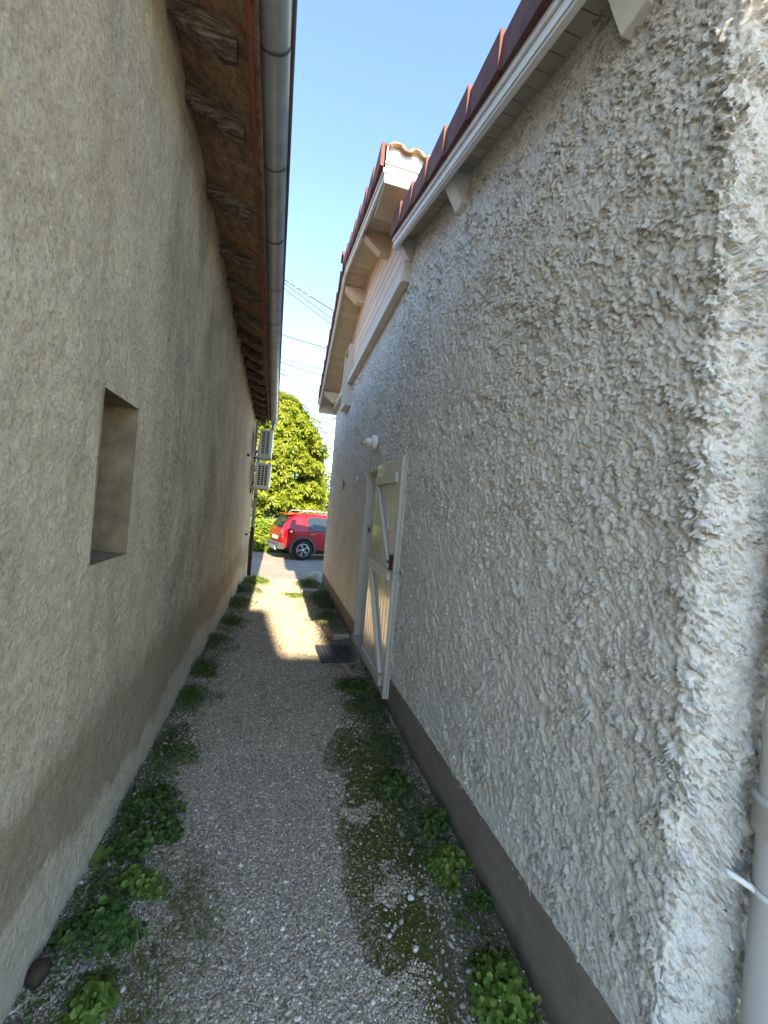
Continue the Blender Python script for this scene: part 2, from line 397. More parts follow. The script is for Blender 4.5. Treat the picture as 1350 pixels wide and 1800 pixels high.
t.color(c).rough(.92); t.bump(v1d, -.006, 1) if False else t.bump(t.math('SUBTRACT', 1.0, v1d), .006, .9); t.bump(t.noise(60, 4, .7), .004, .5)
M['gravel'] = t.m
xs = np.linspace(-.80, 1.12, 110); ys = np.concatenate([np.arange(-1.5, 6, .03), np.arange(6, 9.36, .06)])
P, q = sheet(xs, ys, lambda u, v, h: (u, v, ground_z(u, v)), lambda u, v: u*0)
path = npmesh('gravel_path', P, q[:, ::-1] if False else q, M['gravel'], smooth=True); path['kind'] = 'structure'
# asphalt
t = NT('asphalt'); f = t.noise(300, 3, .8); g = t.noise(1.3, 5, .6); sp = t.vor(220, out='Color'); b_ = t.n('RGBToBW'); t.l(sp, b_.inputs[0])
c = t.mix(.5, t.ramp(g, [(.3, (.26, .22, .17)), (.7, (.38, .33, .26))]), t.ramp(b_.outputs[0], [(.2, (.07, .068, .065)), (.8, (.30, .28, .25))]))
c = t.mix(t.ramp(t.noise(2, 6, .7, t.co((.5, 3, 1))), [(.5, 0.0), (.7, .7)]), c, (.46, .37, .26))
t.color(c).rough(.9).bump(f, .003); M['asphalt'] = t.m
P, q = sheet(np.concatenate([[-90, -40, -15], np.linspace(-8, 10, 60), [20, 45, 90]]), np.concatenate([np.arange(9.3, 18.01, .3), [25, 40, 80, 150]]), lambda u, v, h: (u, v, gz(u, v)-.006), lambda u, v: u*0)
asph = npmesh('asphalt_yard', P, q, M['asphalt'], smooth=True); asph['kind'] = 'structure'
M['soil'] = simple('earth_ground', (.13, .11, .07), .95, .4, 3, bump=.01, bs=20)
P, q = sheet(np.array([-150, -40, -12, -4, 0, 4, 12, 40, 150.]), np.array([-150, -40, -12, -1.5, 4, 9.3, 18, 40, 160.]), lambda u, v, h: (u, v, gz(u, v)-.06), lambda u, v: u*0)
gr = npmesh('ground', P, q, M['soil']); gr['kind'] = 'structure'
M['bounceyard'] = simple('pale_bounce_yard', (.58, .54, .46), .9, .12, 2, bump=.002, bs=60)  # unseen ground behind the camera, made pale to bounce light onto the end wall
P, q = sheet(np.linspace(-14, 16, 60), np.linspace(-20, -1.5, 40), lambda u, v, h: (u, v, 0*u+.003), lambda u, v: u*0)
yd = npmesh('bounce_yard', P, q, M['bounceyard']); yd['kind'] = 'structure'

# pebbles: instanced on points that carry their own size and turn
def pebble_field(name, pts, scl, rot, mat, sub=2):
    me = bpy.data.meshes.new(name); me.vertices.add(len(pts)); me.vertices.foreach_set('co', np.asarray(pts, np.float32).ravel())
    a = me.attributes.new('scl', 'FLOAT_VECTOR', 'POINT'); a.data.foreach_set('vector', np.asarray(scl, np.float32).ravel())
    a = me.attributes.new('rot', 'FLOAT_VECTOR', 'POINT'); a.data.foreach_set('vector', np.asarray(rot, np.float32).ravel())
    o = bpy.data.objects.new(name, me); COL.objects.link(o); o['kind'] = 'stuff'
    g = bpy.data.node_groups.new(name, 'GeometryNodeTree')
    g.interface.new_socket('Geometry', in_out='INPUT', socket_type='NodeSocketGeometry'); g.interface.new_socket('Geometry', in_out='OUTPUT', socket_type='NodeSocketGeometry')
    N = g.nodes.new; gi = N('NodeGroupInput'); go = N('NodeGroupOutput')
    ico = N('GeometryNodeMeshIcoSphere'); ico.inputs['Subdivisions'].default_value = sub; ico.inputs['Radius'].default_value = 1
    nz = N('ShaderNodeTexNoise'); nz.inputs['Scale'].default_value = 1.1
    pos = N('GeometryNodeInputPosition'); g.links.new(pos.outputs[0], nz.inputs['Vector'])
    sub_ = N('ShaderNodeVectorMath'); sub_.operation = 'SUBTRACT'; g.links.new(nz.outputs['Color'], sub_.inputs[0]); sub_.inputs[1].default_value = (.5, .5, .5)
    sc_ = N('ShaderNodeVectorMath'); sc_.operation = 'SCALE'; sc_.inputs['Scale'].default_value = .9; g.links.new(sub_.outputs[0], sc_.inputs[0])
    sp = N('GeometryNodeSetPosition'); g.links.new(ico.outputs['Mesh'], sp.inputs[0]); g.links.new(sc_.outputs[0], sp.inputs['Offset'])
    sm = N('GeometryNodeSetShadeSmooth'); g.links.new(sp.outputs[0], sm.inputs[0])
    mt = N('GeometryNodeSetMaterial'); mt.inputs['Material'].default_value = mat; g.links.new(sm.outputs[0], mt.inputs[0])
    mp = N('GeometryNodeMeshToPoints'); g.links.new(gi.outputs[0], mp.inputs[0])
    ip = N('GeometryNodeInstanceOnPoints'); g.links.new(mp.outputs[0], ip.inputs['Points']); g.links.new(mt.outputs[0], ip.inputs['Instance'])
    for nm, sock in (('scl', 'Scale'), ('rot', 'Rotation')):
        na = N('GeometryNodeInputNamedAttribute'); na.data_type = 'FLOAT_VECTOR'; na.inputs[0].default_value = nm
        if sock == 'Rotation':
            er = N('FunctionNodeEulerToRotation'); g.links.new(na.outputs[0], er.inputs[0]); g.links.new(er.outputs[0], ip.inputs['Rotation'])
        else: g.links.new(na.outputs[0], ip.inputs['Scale'])
    g.links.new(ip.outputs[0], go.inputs[0])
    m = o.modifiers.new('pebbles', 'NODES'); m.node_group = g
    me.materials.append(mat)
    return o
t = NT('pebble'); oi = t.n('ObjectInfo')
c = t.ramp(oi.outputs['Random'], [(0, (.19, .155, .11)), (.25, (.31, .26, .19)), (.5, (.43, .365, .27)), (.7, (.42, .315, .21)), (.88, (.54, .475, .37)), (.98, (.74, .68, .57))])
t.color(c).rough(.7); M['pebble'] = t.m

def in_moss(x, y):
    n = fbm(x*5, y*5, 88, 4)
    w = .10*fbm(x*3.2+9, y*3.2, 41, 3); return (((x-.60+w)*4.6)**2+((y-1.93)*1.12)**2 < 1) & (n > -.2)
N1 = 420000
y = .75*(10.5/.75)**rng.random(N1)            # density falls with distance
x = rng.uniform(-.66, 1.0, N1)
n = fbm(x*2.5, y*2.5, 12, 4)
side = np.clip((np.abs(x-.05)-.42)/.32, 0, 1)
keep = rng.random(N1) > np.clip(side*.75+n*.9, 0, .93)
keep &= ~(in_moss(x, y) & (rng.random(N1) > .10)); keep &= (y < 9.25)
x = x[keep]; y = y[keep]; n_ = len(x)
sz = rng.lognormal(math.log(.0029), .36, n_)*(1+.10*np.clip(y-1.5, 0, 5))
sz = np.clip(sz, .002, .017)
z = ground_z(x, y)+sz*.25
scl = np.stack([sz*rng.uniform(.8, 1.5, n_), sz*rng.uniform(.7, 1.1, n_), sz*rng.uniform(.45, .8, n_)], -1)
rot = np.stack([rng.normal(0, .3, n_), rng.normal(0, .3, n_), rng.uniform(0, 6.28, n_)], -1)
pebble_field('gravel', np.stack([x, y, z], -1), scl, rot, M['pebble'], 2)
# larger pale pebbles along the right-hand margin
N2 = 420; y = 1.0*(4.2/1.0)**rng.random(N2); x = np.where(rng.random(N2) < .75, rng.normal(.72, .12, N2), rng.uniform(-.6, .9, N2)); k = (x > -.63) & (x < .95); x, y = x[k], y[k]; n_ = len(x)
sz = rng.lognormal(math.log(.0062), .28, n_)
t = NT('pale_pebble'); oi = t.n('ObjectInfo'); t.color(t.ramp(oi.outputs['Random'], [(0, (.25, .22, .18)), (.5, (.42, .39, .33)), (1, (.68, .66, .61))])).rough(.65); M['palepebble'] = t.m
pebble_field('pale_pebbles', np.stack([x, y, ground_z(x, y)+sz*.3], -1), np.stack([sz*rng.uniform(.8, 1.4, n_), sz*rng.uniform(.7, 1.1, n_), sz*rng.uniform(.5, .8, n_)], -1), np.stack([rng.normal(0, .2, n_), rng.normal(0, .2, n_), rng.uniform(0, 6.28, n_)], -1), M['palepebble'], 2)

# ------------------------------------------------------------------ house on the right
XR, YC = .97, .742            # wall face, near corner
Y_STEP, Y_END = 3.5, 8.40
def low_rake(y): return 3.30+.287*(y-1.0)           # bottom of the lower verge board
def gab(y):                                          # bottom of the gable verge board
    return 4.38+.225*(y-3.25) if y < 5.65 else 4.92-.435*(y-5.65)
house = empty('house', (XR, YC, 0)); tag(house, 'pale roughcast house with stepped tiled verges and open shutter', 'house')
def HP(o): o.parent = house; o.matrix_parent_inverse = Matrix.Translation((-XR, -YC, 0)); return o
def hb(mb, name, mat, bevel=0): return HP(mb.build(name, mat, bevel=bevel))
OP = (3.90, 4.64, .10, 2.05)   # door opening Y0,Y1,Z0,Z1
r_ = .03
def wall_pos(u, v, h):
    # u<0: end wall (towards +X), 0..arc: rounded corner, then along Y
    arc = r_*math.pi/2
    s = u-YC
    X = np.where(s < -arc, XR+r_+(-s-arc), np.where(s < 0, XR+r_-r_*np.cos((arc+s)/r_)*0-r_*np.sin((arc+s)/r_), XR))
    Y = np.where(s < -arc, YC-r_, np.where(s < 0, YC-r_*np.cos((arc+s)/r_), u))
    nx = np.where(s < -arc, 0, np.where(s < 0, -np.sin((arc+s)/r_), -1)); ny = np.where(s < -arc, -1, np.where(s < 0, -np.cos((arc+s)/r_), 0))
    boost = 1+.8*np.exp(-((s+arc/2)/.035)**2)+.35*(s < -arc)
    return X+nx*h*boost, Y+ny*h*boost, v-.65*np.maximum(h, -.004)
def wtop(u):
    return np.where(u < Y_STEP, low_rake(np.maximum(u, .5))+.10, 3.84)
def plz(u): return np.interp(u, [.7, 3.0, 8.4], [.30, .245, .22])
def wmask(uc, vc):
    m = (vc < wtop(uc)+.02) & (vc > plz(uc)+.006*0)
    m &= ~((uc > OP[0]) & (uc < OP[1]) & (vc > OP[2]) & (vc < OP[3]))
    return m
parts = []
for (ulist, dz) in ((np.concatenate([np.arange(-.1, .45, .007), np.arange(.45, 1.9, .0048)]), .0052),
                    (np.arange(1.9-.0048, 3.62, .0085), .0085), (np.arange(3.61, Y_END+.01, .0145), .0125)):
    zs = np.arange(.19, 4.12 if ulist[0] < 3 else 3.86, dz)
    P, q = sheet(ulist, zs, wall_pos, roughcast, wmask); parts.append((P, q))
# far end return of the wall
P, q = sheet(np.arange(0, 1.2, .04), np.arange(-.3, 3.86, .04), lambda u, v, h: (XR+u, Y_END+h, v), roughcast); parts.append((P, q))
V, Fq = join(parts)
HP(npmesh('roughcast_wall', V, Fq, M['roughcast'], smooth=True))
# wall core behind the roughcast (four blocks round the opening)
core = MB(); cx0, cx1 = XR+.022, XR+.30
core.prism([(YC+.02, -.3), (OP[0], -.3), (OP[0], 4.0), (YC+.02, low_rake(YC)+.09)], 0, cx0, cx1)
core.box((cx0, OP[0], -.3), (cx1, OP[1], OP[2]-.005)); core.box((cx0, OP[0], OP[3]+.006), (cx1, OP[1], 4.0))
core.prism([(OP[1], -.3), (Y_END-.01, -.3), (Y_END-.01, 3.8), (5.65, 5.0), (OP[1], 4.75)], 0, cx0, cx1)
core.box((cx1, YC+.02, -.3), (6.0, YC+.3, 3.25)); core.box((cx1, Y_END-.3, -.3), (6.0, Y_END-.01, 3.8)); core.box((5.8, YC+.3, -.3), (6.0, Y_END-.3, 4.4))
core.box((XR+.02, Y_STEP+.1, 3.85), (6.0, Y_STEP+.3, 4.60))
hb(core, 'masonry', M['concrete'])
# plinth
for a, b in ((YC+.012, OP[0]-.04), (OP[1], Y_END)):
    n = 14; ys_ = [a+(b-a)*k/n for k in range(n+1)]; vs = []
    for yy in ys_: vs += [(XR-.002, yy, -.4), (XR-.002, yy, float(plz(yy))+.02), (XR+.02, yy, float(plz(yy))+.02), (XR+.02, yy, -.4)]
    hb(MB().add(vs, [(4*k+i_, 4*k+(i_+1) % 4, 4*k+4+(i_+1) % 4, 4*k+4+i_) for k in range(n) for i_ in range(4)]+[(0, 1, 2, 3), (4*n, 4*n+1, 4*n+2, 4*n+3)]), 'plinth', M['plinth'])
hb(MB().box((XR+.021, YC-.02, -.4), (XR+1.2, YC+.012, .32)), 'plinth', M['plinth'])
# door opening: reveals, lintel, threshold, closed door set back
XD = XR+.20
jb = MB(); jb.box((XR+.002, OP[1]-.001, OP[2]), (XD+.02, OP[1]+.02, OP[3])); hb(jb, 'jamb', M['jamb'])
jb = MB(); jb.box((XR+.002, OP[0]-.02, OP[2]), (XD+.02, OP[0]+.001, OP[3])); hb(jb, 'jamb', M['jamb'])
jb = MB(); jb.box((XR+.002, OP[0]-.02, OP[3]-.001), (XD+.02, OP[1]+.02, OP[3]+.02)); hb(jb, 'lintel', M['jamb'])
jb = MB(); jb.box((XR-.02, OP[0]-.03, OP[2]-.07), (XD+.02, OP[1]+.03, OP[2]+.004)); hb(jb, 'threshold', M['concrete'], .006)
dr = hb(MB().box((XD, OP[0], OP[2]), (XD+.045, OP[1], OP[3])), 'door', M['door'])
hb(MB().box((XD-.012, OP[0]+.1, .35), (XD-.001, OP[1]-.1, 1.0)), 'door_panel', M['door'], .006)
pl = MB(); pl.box((XR+.055, OP[1]-.005, 1.33), (XR+.10, OP[1]-.0015, 1.43)); sp_ = hb(pl, 'strike_plate', M['steel'])
HP(MB().box((XR+.068, OP[1]-.0075, 1.36), (XR+.088, OP[1]-.0055, 1.40)).build('keyhole', M['dark']))
# --- lower roof: verge board, soffit boards, purlin ends, tiles, deck
XF0, XF1 = .80, .83
Y0R, Y1R = .30, 3.54
def rakebox(mb, x0, x1, y0, y1, f, d0, d1):
    return mb.hexa([(x0, y0, f(y0)+d0), (x1, y0, f(y0)+d0), (x1, y1, f(y1)+d0), (x0, y1, f(y1)+d0), (x0, y0, f(y0)+d1), (x1, y0, f(y0)+d1), (x1, y1, f(y1)+d1), (x0, y1, f(y1)+d1)])
low = HP(empty('lower_roof', (XR, YC, 3.4))); low.matrix_parent_inverse = Matrix.Translation((-XR, -YC, 0))
def PL(o, p):
    o.parent = p; o.matrix_parent_inverse = (Matrix.Translation(p.location)).inverted(); return o
def child_of(root_child, mb, name, mat, bevel=0):
    o = mb.build(name, mat, bevel=bevel); o.parent = root_child
    o.matrix_parent_inverse = Matrix.Translation((-XR, -YC, 0)) @ Matrix.Identity(4) if False else world_inv(root_child)
    return o
def world_inv(p):
    m = Matrix.Identity(4); chain = []
    q = p
    while q: chain.append(q); q = q.parent
    for c_ in reversed(chain):
        m = m @ c_.matrix_parent_inverse @ Matrix.Translation(c_.location)
    return m.inverted()
bd = MB()
rakebox(bd, XF0, XF1, Y0R, Y1R, low_rake, 0, .12)
rakebox(bd, XF0-.014, XF0-.001, Y0R, Y1R, low_rake, .072, .118)
rakebox(bd, XF0-.008, XF0-.001, Y0R, Y1R, low_rake, .012, .03)
child_of(low, bd, 'verge_board', M['whitepaint'], .003)
y = Y0R
while y < Y1R-.01:
    y1 = min(y+.092, Y1R)
    mb = MB(); rakebox(mb, XF1+.002, XR+.03, y+.0025, y1-.0025, low_rake, .105, .118); child_of(low, mb, 'soffit_board', M['greypaint'])
    y = y1
mb = MB(); rakebox(mb, XF1+.002, XR+.3, Y0R, Y1R, low_rake, .119, .135); child_of(low, mb, 'roof_deck', M['dark'])
for (yc, s) in ((1.02, 1.0), (2.35, 1.0), (3.50, 1.0)):
    zt = low_rake(yc)+.10
    mb = MB(); mb.prism([(XF1+.004, zt), (XR+.03, zt), (XR+.03, zt-.20), (XR-.035, zt-.20), (XF1+.012, zt-.055)], 1, yc-.05, yc+.05)
    child_of(low, mb, 'purlin_end', M['whitepaint'], .004)
def verge_tile(y0, y1, f, x0, base, top, lift0, lift1, capw):
    th = .022; yo = .0
    def P(x, y_, d): return (x, y_, f(y_)+d)
    mb = MB()
    # vertical flap
    mb.hexa([P(x0-.012, y0, base), P(x0+th, y0, base), P(x0+th, y1, base), P(x0+.004, y1, base), P(x0-.012, y0, top+lift0), P(x0+th, y0, top+lift0), P(x0+th, y1, top+lift1), P(x0+.004, y1, top+lift1)])
    mb.hexa([P(x0+th-.001, y0, top+lift0-.022), P(x0+capw, y0, top+lift0-.022), P(x0+capw, y1, top+lift1-.022), P(x0+th-.001, y1, top+lift1-.022), P(x0+th-.001, y0, top+lift0-.001), P(x0+capw, y0, top+lift0-.001), P(x0+capw, y1, top+lift1-.001), P(x0+th-.001, y1, top+lift1-.001)])
    return mb
y = .27; k = 0
while y < 3.35:
    y1 = y+.325
    child_of(low, verge_tile(y+rnd.uniform(-.004, .004), y1+.03, low_rake, XF0-.038, .105, .262, .028+rnd.uniform(-.003, .003), -.002, .16), 'verge_tile', M['verge'], .004); y = y1
# canal tiles of the lower roof (rows running up the slope)
def canal_rows(f, ya, yb, x0, n, name, parent, r=.095, pitch=.21, d=.2):
    for k in range(n):
        xc = x0+k*pitch; mb = MB(); m = 7
        vs = []
        for j, yy in enumerate((ya, yb)):
            for i in range(m+1):
                a = math.pi*i/m; vs.append((xc-r*math.cos(a)*1.05, yy, f(yy)+d+r*.62*math.sin(a)))
            for i in range(m, -1, -1):
                a = math.pi*i/m; vs.append((xc-(r-.014)*math.cos(a)*1.05, yy, f(yy)+d+(r-.014)*.62*math.sin(a)-.004))
        N = 2*(m+1)
        fs = [(i, i+1, N+i+1, N+i) for i in range(N-1)]+[(N-1, 0, N, 2*N-1)]
        fs += [(i, N-1-i, N-2-i, i+1) for i in range(m)] + [(N+i, N+i+1, 2*N-2-i, 2*N-1-i) for i in range(m)]
        mb.add(vs, fs, True); child_of(parent, mb, name, M['terra'])
canal_rows(low_rake, .24, 3.5, .98, 22, 'canal_tile', low)
# --- gable: verge boards, soffit, purlin ends, cladding, tiles
XG0, XG1 = .60, .625
up = HP(empty('gable_roof', (XR, 5.6, 4.8))); up.matrix_parent_inverse = Matrix.Translation((-XR, -YC, 0))
GY0, GR, GY1 = 3.22, 5.65, 8.47
bd = MB(); rakebox(bd, XG0, XG1, GY0, GR, gab, 0, .10); rakebox(bd, XG0-.012, XG0-.001, GY0, GR, gab, .06, .098); child_of(up, bd, 'verge_board', M['whitepaint'], .003)
bd = MB(); rakebox(bd, XG0, XG1, GR+.001, GY1, gab, 0, .10); rakebox(bd, XG0-.012, XG0-.001, GR+.001, GY1, gab, .06, .098); child_of(up, bd, 'verge_board', M['whitepaint'], .003)
for a, b in ((GY0, GR), (GR, GY1-.01)):
    n = int((b-a)/.098); 
    for k in range(n):
        y0 = a+(b-a)*k/n; y1 = a+(b-a)*(k+1)/n
        mb = MB(); rakebox(mb, XG1+.002, XR+.03, y0+.002, y1-.002, gab, .07, .085); child_of(up, mb, 'soffit_board', M['cream'])
    mb = MB(); rakebox(mb, XG1+.002, XR+.3, a, b, gab, .086, .10); child_of(up, mb, 'roof_deck', M['dark'])
mb = MB(); mb.box((XG0, GY1, gab(GY1)-.09), (XR+.06, GY1+.02, gab(GY1)+.1)); child_of(up, mb, 'eave_board', M['cream'], .003)
for yc in (4.35, 5.86, 8.05):
    zt = gab(yc)+.068
    mb = MB(); mb.prism([(XG1+.012, zt+(.02 if 0 else 0)), (XR+.03, zt), (XR+.03, zt-.205), (XR-.14, zt-.205), (XG1+.018, zt-.06)], 1, yc-.055, yc+.055)
    child_of(up, mb, 'purlin_end', M['clad'], .004)
# front eave of the gable roof: moulded board and the scalloped tile closure
mb = MB(); z0 = 4.33
mb.box((XG0, GY0-.022, z0), (2.4, GY0-.001, z0+.15)); mb.box((XG0-.004, GY0-.034, z0+.15), (2.4, GY0-.001, z0+.17)); mb.box((XG0, GY0-.026, z0+.171), (2.4, GY0-.001, z0+.30))
child_of(up, mb, 'eave_board', M['whitepaint'], .003)
mb = MB(); mb.box((XG0+.01, GY0+.001, z0+.005), (2.4, Y_STEP+.12, z0+.022)); child_of(up, mb, 'eave_soffit', M['cream'])
canal_rows(lambda y_: z0+.27+.225*(y_-GY0), GY0-.07, GR, XG0+.085, 11, 'canal_tile', up, r=.072, pitch=.165, d=.015)
for k in range(10):   # concave closure tiles between the covers
    xc = XG0+.168+k*.165; m = 8; mb = MB(); vs = []
    for yy in (GY0-.075, GY0+.4):
        for i in range(m+1): a = math.pi*i/m; vs.append((xc-.058*math.cos(a), yy, z0+.315-.045*math.sin(a)+(yy-GY0)*.225))
        for i in range(m, -1, -1): a = math.pi*i/m; vs.append((xc-.045*math.cos(a), yy, z0+.328-.04*math.sin(a)+(yy-GY0)*.225))
    N = 2*(m+1); fs = [(i, i+1, N+i+1, N+i) for i in range(N-1)]+[(N-1, 0, N, 2*N-1)]+[(i, N-1-i, N-2-i, i+1) for i in range(m)]
    mb.add(vs, fs, True); child_of(up, mb, 'channel_tile', M['terra'])
mb = MB(); rakebox(mb, XR+.3, 6.1, GR, GY1+.05, gab, .12, .2); rakebox(mb, XG0+.2, 6.1, GY0+.4, GR, gab, .12, .2); child_of(up, mb, 'roof_slab', M['terra'])
y = GY0-.02; k = 0
while y < GR-.1:
    y1 = y+.33; child_of(up, verge_tile(y, min(y1+.03, GR+.1), gab, XG0-.036, .092, .255, .03+rnd.uniform(-.003, .003), 0, .16), 'verge_tile', M['verge'], .004); y = y1
y = GY1+.02
while y > GR+.2:
    y0 = y-.33; child_of(up, verge_tile(max(y0-.03, GR), y, gab, XG0-.036, .085, .25, 0, .03+rnd.uniform(-.003, .003), .16), 'verge_tile', M['verge'], .004); y = y0
for yy in (GR,):
    mb = MB(); mb.lathe([(.10, XG0-.06), (.10, 6.0)], (0, GR, gab(GR)+.24), axis=0, n=12, a0=0, a1=math.pi); child_of(up, mb, 'ridge_tile', M['verge'])
# cladding
cl = HP(empty('gable_cladding', (XR, 5.6, 4.2))); cl.matrix_parent_inverse = Matrix.Translation((-XR, -YC, 0))
zb = lambda y_: 3.80-.02*(y_-3.5)
h = .135; k = 0
WY0, WY1 = 6.46, 6.98
while True:
    z0c = 3.80+k*h; z1c = z0c+h-.004
    if z0c > 5.0: break
    def ylim(z):
        a = GY0+(z-.075-4.38)/.225; b = 5.65-(z-.075-4.92)/.435
        return max(3.50, a), min(Y_END, b)
    segs = []
    a0, b0 = ylim(z0c); a1, b1 = ylim(z1c)
    if a0 >= b0-.1: break
    joint = 4.9+(k % 3)*.55
    for (s0, s1) in (((a0, a1), (joint, joint)), ((joint+.003, joint+.003), (b0, b1))):
        segs.append((s0, s1))
    for (ya, yb_) in segs:
        cuts = [(ya, yb_)]
        if z0c < 4.33 and yb_[0] > WY0 and ya[0] < WY1:
            cuts = [(ya, (WY0, WY0)), ((WY1, WY1), yb_)]
        for (p, q_) in cuts:
            if q_[0]-p[0] < .05: continue
            zz = z0c-.02*0
            mb = MB(); x0, x1 = XR-.028, XR+.02
            mb.hexa([(x0-.0012, p[0], zz), (x1, p[0], zz), (x1, q_[0], zz), (x0-.0012, q_[0], zz), (x0+.0012, p[1], z1c), (x1, p[1], z1c), (x1, q_[1], z1c), (x0+.0012, q_[1], z1c)])
            child_of(cl, mb, 'cladding_board', M['clad'], .002)
    k += 1
def rk(mb, y0, y1, z0, z1, x0, x1): return mb.hexa([(x0, y0, z0), (x1, y0, z0), (x1, y1, z1), (x0, y1, z1), (x0, y0, z0+.10), (x1, y0, z0+.10), (x1, y1, z1+.10), (x0, y1, z1+.10)])
child_of(cl, rk(MB(), 3.50, WY0-.001, 3.735, 3.68, XR-.085, XR+.02), 'bottom_trim', M['trim'], .004)
child_of(cl, rk(MB(), WY1+.001, Y_END+.02, 3.67, 3.66, XR-.085, XR+.02), 'bottom_trim', M['trim'], .004)
child_of(cl, MB().box((XR-.07, 3.475, 3.735), (XR+.02, 3.498, 3.93)), 'end_trim', M['trim'], .004)
# small framed opening that hangs below the cladding
wf = MB(); wx = XR-.10
wf.box((wx, WY0, 3.32), (XR+.02, WY0+.05, 4.34)); wf.box((wx, WY1-.05, 3.32), (XR+.02, WY1, 4.34)); wf.box((wx, WY0+.051, 4.29), (XR+.02, WY1-.051, 4.34)); wf.box((wx, WY0+.051, 3.32), (XR+.02, WY1-.051, 3.40))
win = child_of(cl, wf, 'window_frame', M['trim'], .004)
mb = MB().box((XR-.02, WY0+.051, 3.401), (XR+.019, WY1-.051, 4.289)); o = mb.build('window_shutter', M['trim'], bevel=.003); o.parent = cl; o.matrix_parent_inverse = world_inv(cl)

# ------------------------------------------------------------------ shutter door (open against the wall)
sh = empty('door_shutter', (.945, 3.93, .1)); tag(sh, 'grey-beige boarded door shutter folded open against the roughcast wall', 'shutter')
def SB(mb, name, mat, bevel=0, par=None):
    p = par or sh; o = mb.build(name, mat, bevel=bevel); o.parent = p; o.matrix_parent_inverse = world_inv(p); return o
LY0, LY1, LZ0, LZ1 = 3.06, 3.93, .10, 2.07
nb = 9; bw_ = (LY1-LY0-.03)/nb
for k in range(nb):
    y0 = LY0+.03+k*bw_
    mb = MB(); mb.prism([(.929, y0+.005), (.924+.001, y0+.009), (.924+.001, y0+bw_-.009), (.929, y0+bw_-.005), (.948, y0+bw_-.001), (.948, y0+.001)], 2, LZ0+rnd.uniform(-.003, .003), LZ1)
    SB(mb, 'plank', M['shutter'])
SB(MB().box((.922, LY0, LZ0-.01), (.952, LY0+.028, LZ1+.012)), 'edge_batten', M['shutterrail'], .003)
SB(MB().box((.9525, LY0-.012, LZ0-.01), (.975, LY1, LZ1+.012)), 'facing_board', M['shutterrail'], .003)
rails = ((1.865, 1.95), (1.045, 1.125), (.165, .245))
for z0, z1 in rails: SB(MB().box((.894, LY0+.07, z0), (.9235, LY1-.07, z1)), 'rail', M['shutterrail'], .004)
def brace(y0, z0, y1, z1):
    a = Vector((.909, y0, z0)); b = Vector((.909, y1, z1)); d = (b-a).normalized(); n_ = Vector((0, -d.z, d.y))*.034
    mb = MB(); xa, xb = .896, .9235
    pts = [a+n_, a-n_, b-n_, b+n_]
    mb.hexa([(xa, p.y, p.z) for p in pts]+[(xb, p.y, p.z) for p in pts]); return mb
SB(brace(LY1-.13, 1.864, LY0+.12, 1.126), 'brace', M['shutterrail'], .003)
SB(brace(LY1-.13, 1.044, LY0+.12, .246), 'brace', M['shutterrail'], .003)
SB(MB().tube([(.922, 3.22, 1.58), (.895, 3.22, 1.58), (.895, 3.22, 1.44), (.922, 3.22, 1.44)], .005, 8), 'pull_handle', M['steel'])
lt = SB(MB().box((.905, 3.095, 1.13), (.9235, 3.15, 1.26)), 'latch', M['rust'], .004)
SB(MB().box((.898, 3.11, 1.19), (.9045, 3.20, 1.205)), 'bolt', M['rust'], .001, lt)
SB(MB().tube([(.97, 2.985, 1.13), (.90, 3.0, 1.13), (.885, 3.05, 1.125), (.889, 3.12, 1.12)], .005, 8), 'holdback_hook', M['steel'])
SB(MB().tube([(.92, 3.5, 1.35), (.90, 3.5, 1.35), (.90, 3.52, 1.352)], .006, 8), 'small_knob', M['steel'])
for zz in (.3, 1.75): SB(MB().box((.926, LY1+.0005, zz), (.985, LY1+.006, zz+.06)), 'hinge', M['steel'])
# wall lamp
lm = empty('wall_lamp', (.97, 4.2, 2.36)); tag(lm, 'round off-white bulkhead lamp on roughcast wall above the door shutter', 'lamp')
def LB(mb, name, mat, par, bevel=0): o = mb.build(name, mat, bevel=bevel); o.parent = par; o.matrix_parent_inverse = world_inv(par); return o
LB(MB().lathe([(0, .955), (.075, .955), (.078, .945), (.078, .90), (.06, .893), (0, .893)], (0, 4.2, 2.36), 0, 20), 'base', M['whiteplastic'], lm)
g = [(0.052*math.cos(a), .892-.085*math.sin(a)) for a in [R(90*k/8) for k in range(9)]]
LB(MB().lathe(g, (0, 4.2, 2.355), 0, 20), 'globe', M['lampglass'], lm)
LB(MB().tube([(.90+.0, 4.2+.056*math.cos(a), 2.355+.056*math.sin(a)) for a in [2*math.pi*k/24 for k in range(25)]], .005, 6), 'guard_ring', M['whiteplastic'], lm)
# house fittings further along
hk = empty('shutter_hook', (XR, 6.24, 2.0)); tag(hk, 'dark rusty iron holdback fixed on the far part of the roughcast wall', 'hook')
LB(MB().tube([(.985, 6.24, 2.0), (.93, 6.24, 2.0)], .008, 8), 'spike', M['rust'], hk); LB(MB().box((.925, 6.225, 1.91), (.935, 6.255, 2.08)), 'catch', M['rust'], hk, .003)
op = empty('oval_wall_plate', (XR, 5.17, 2.0)); tag(op, 'small pale oval plate on the roughcast wall beyond the door', 'plate')
LB(MB().lathe([(0, .925), (.035, .925), (.05, .935), (.05, .96)], (0, 5.17, 2.01), 0, 20), 'disc', M['jamb'], op); LB(MB().lathe([(0, .92), (.02, .92), (.022, .925)], (0, 5.17, 2.01), 0, 14), 'boss', M['steel'], op)

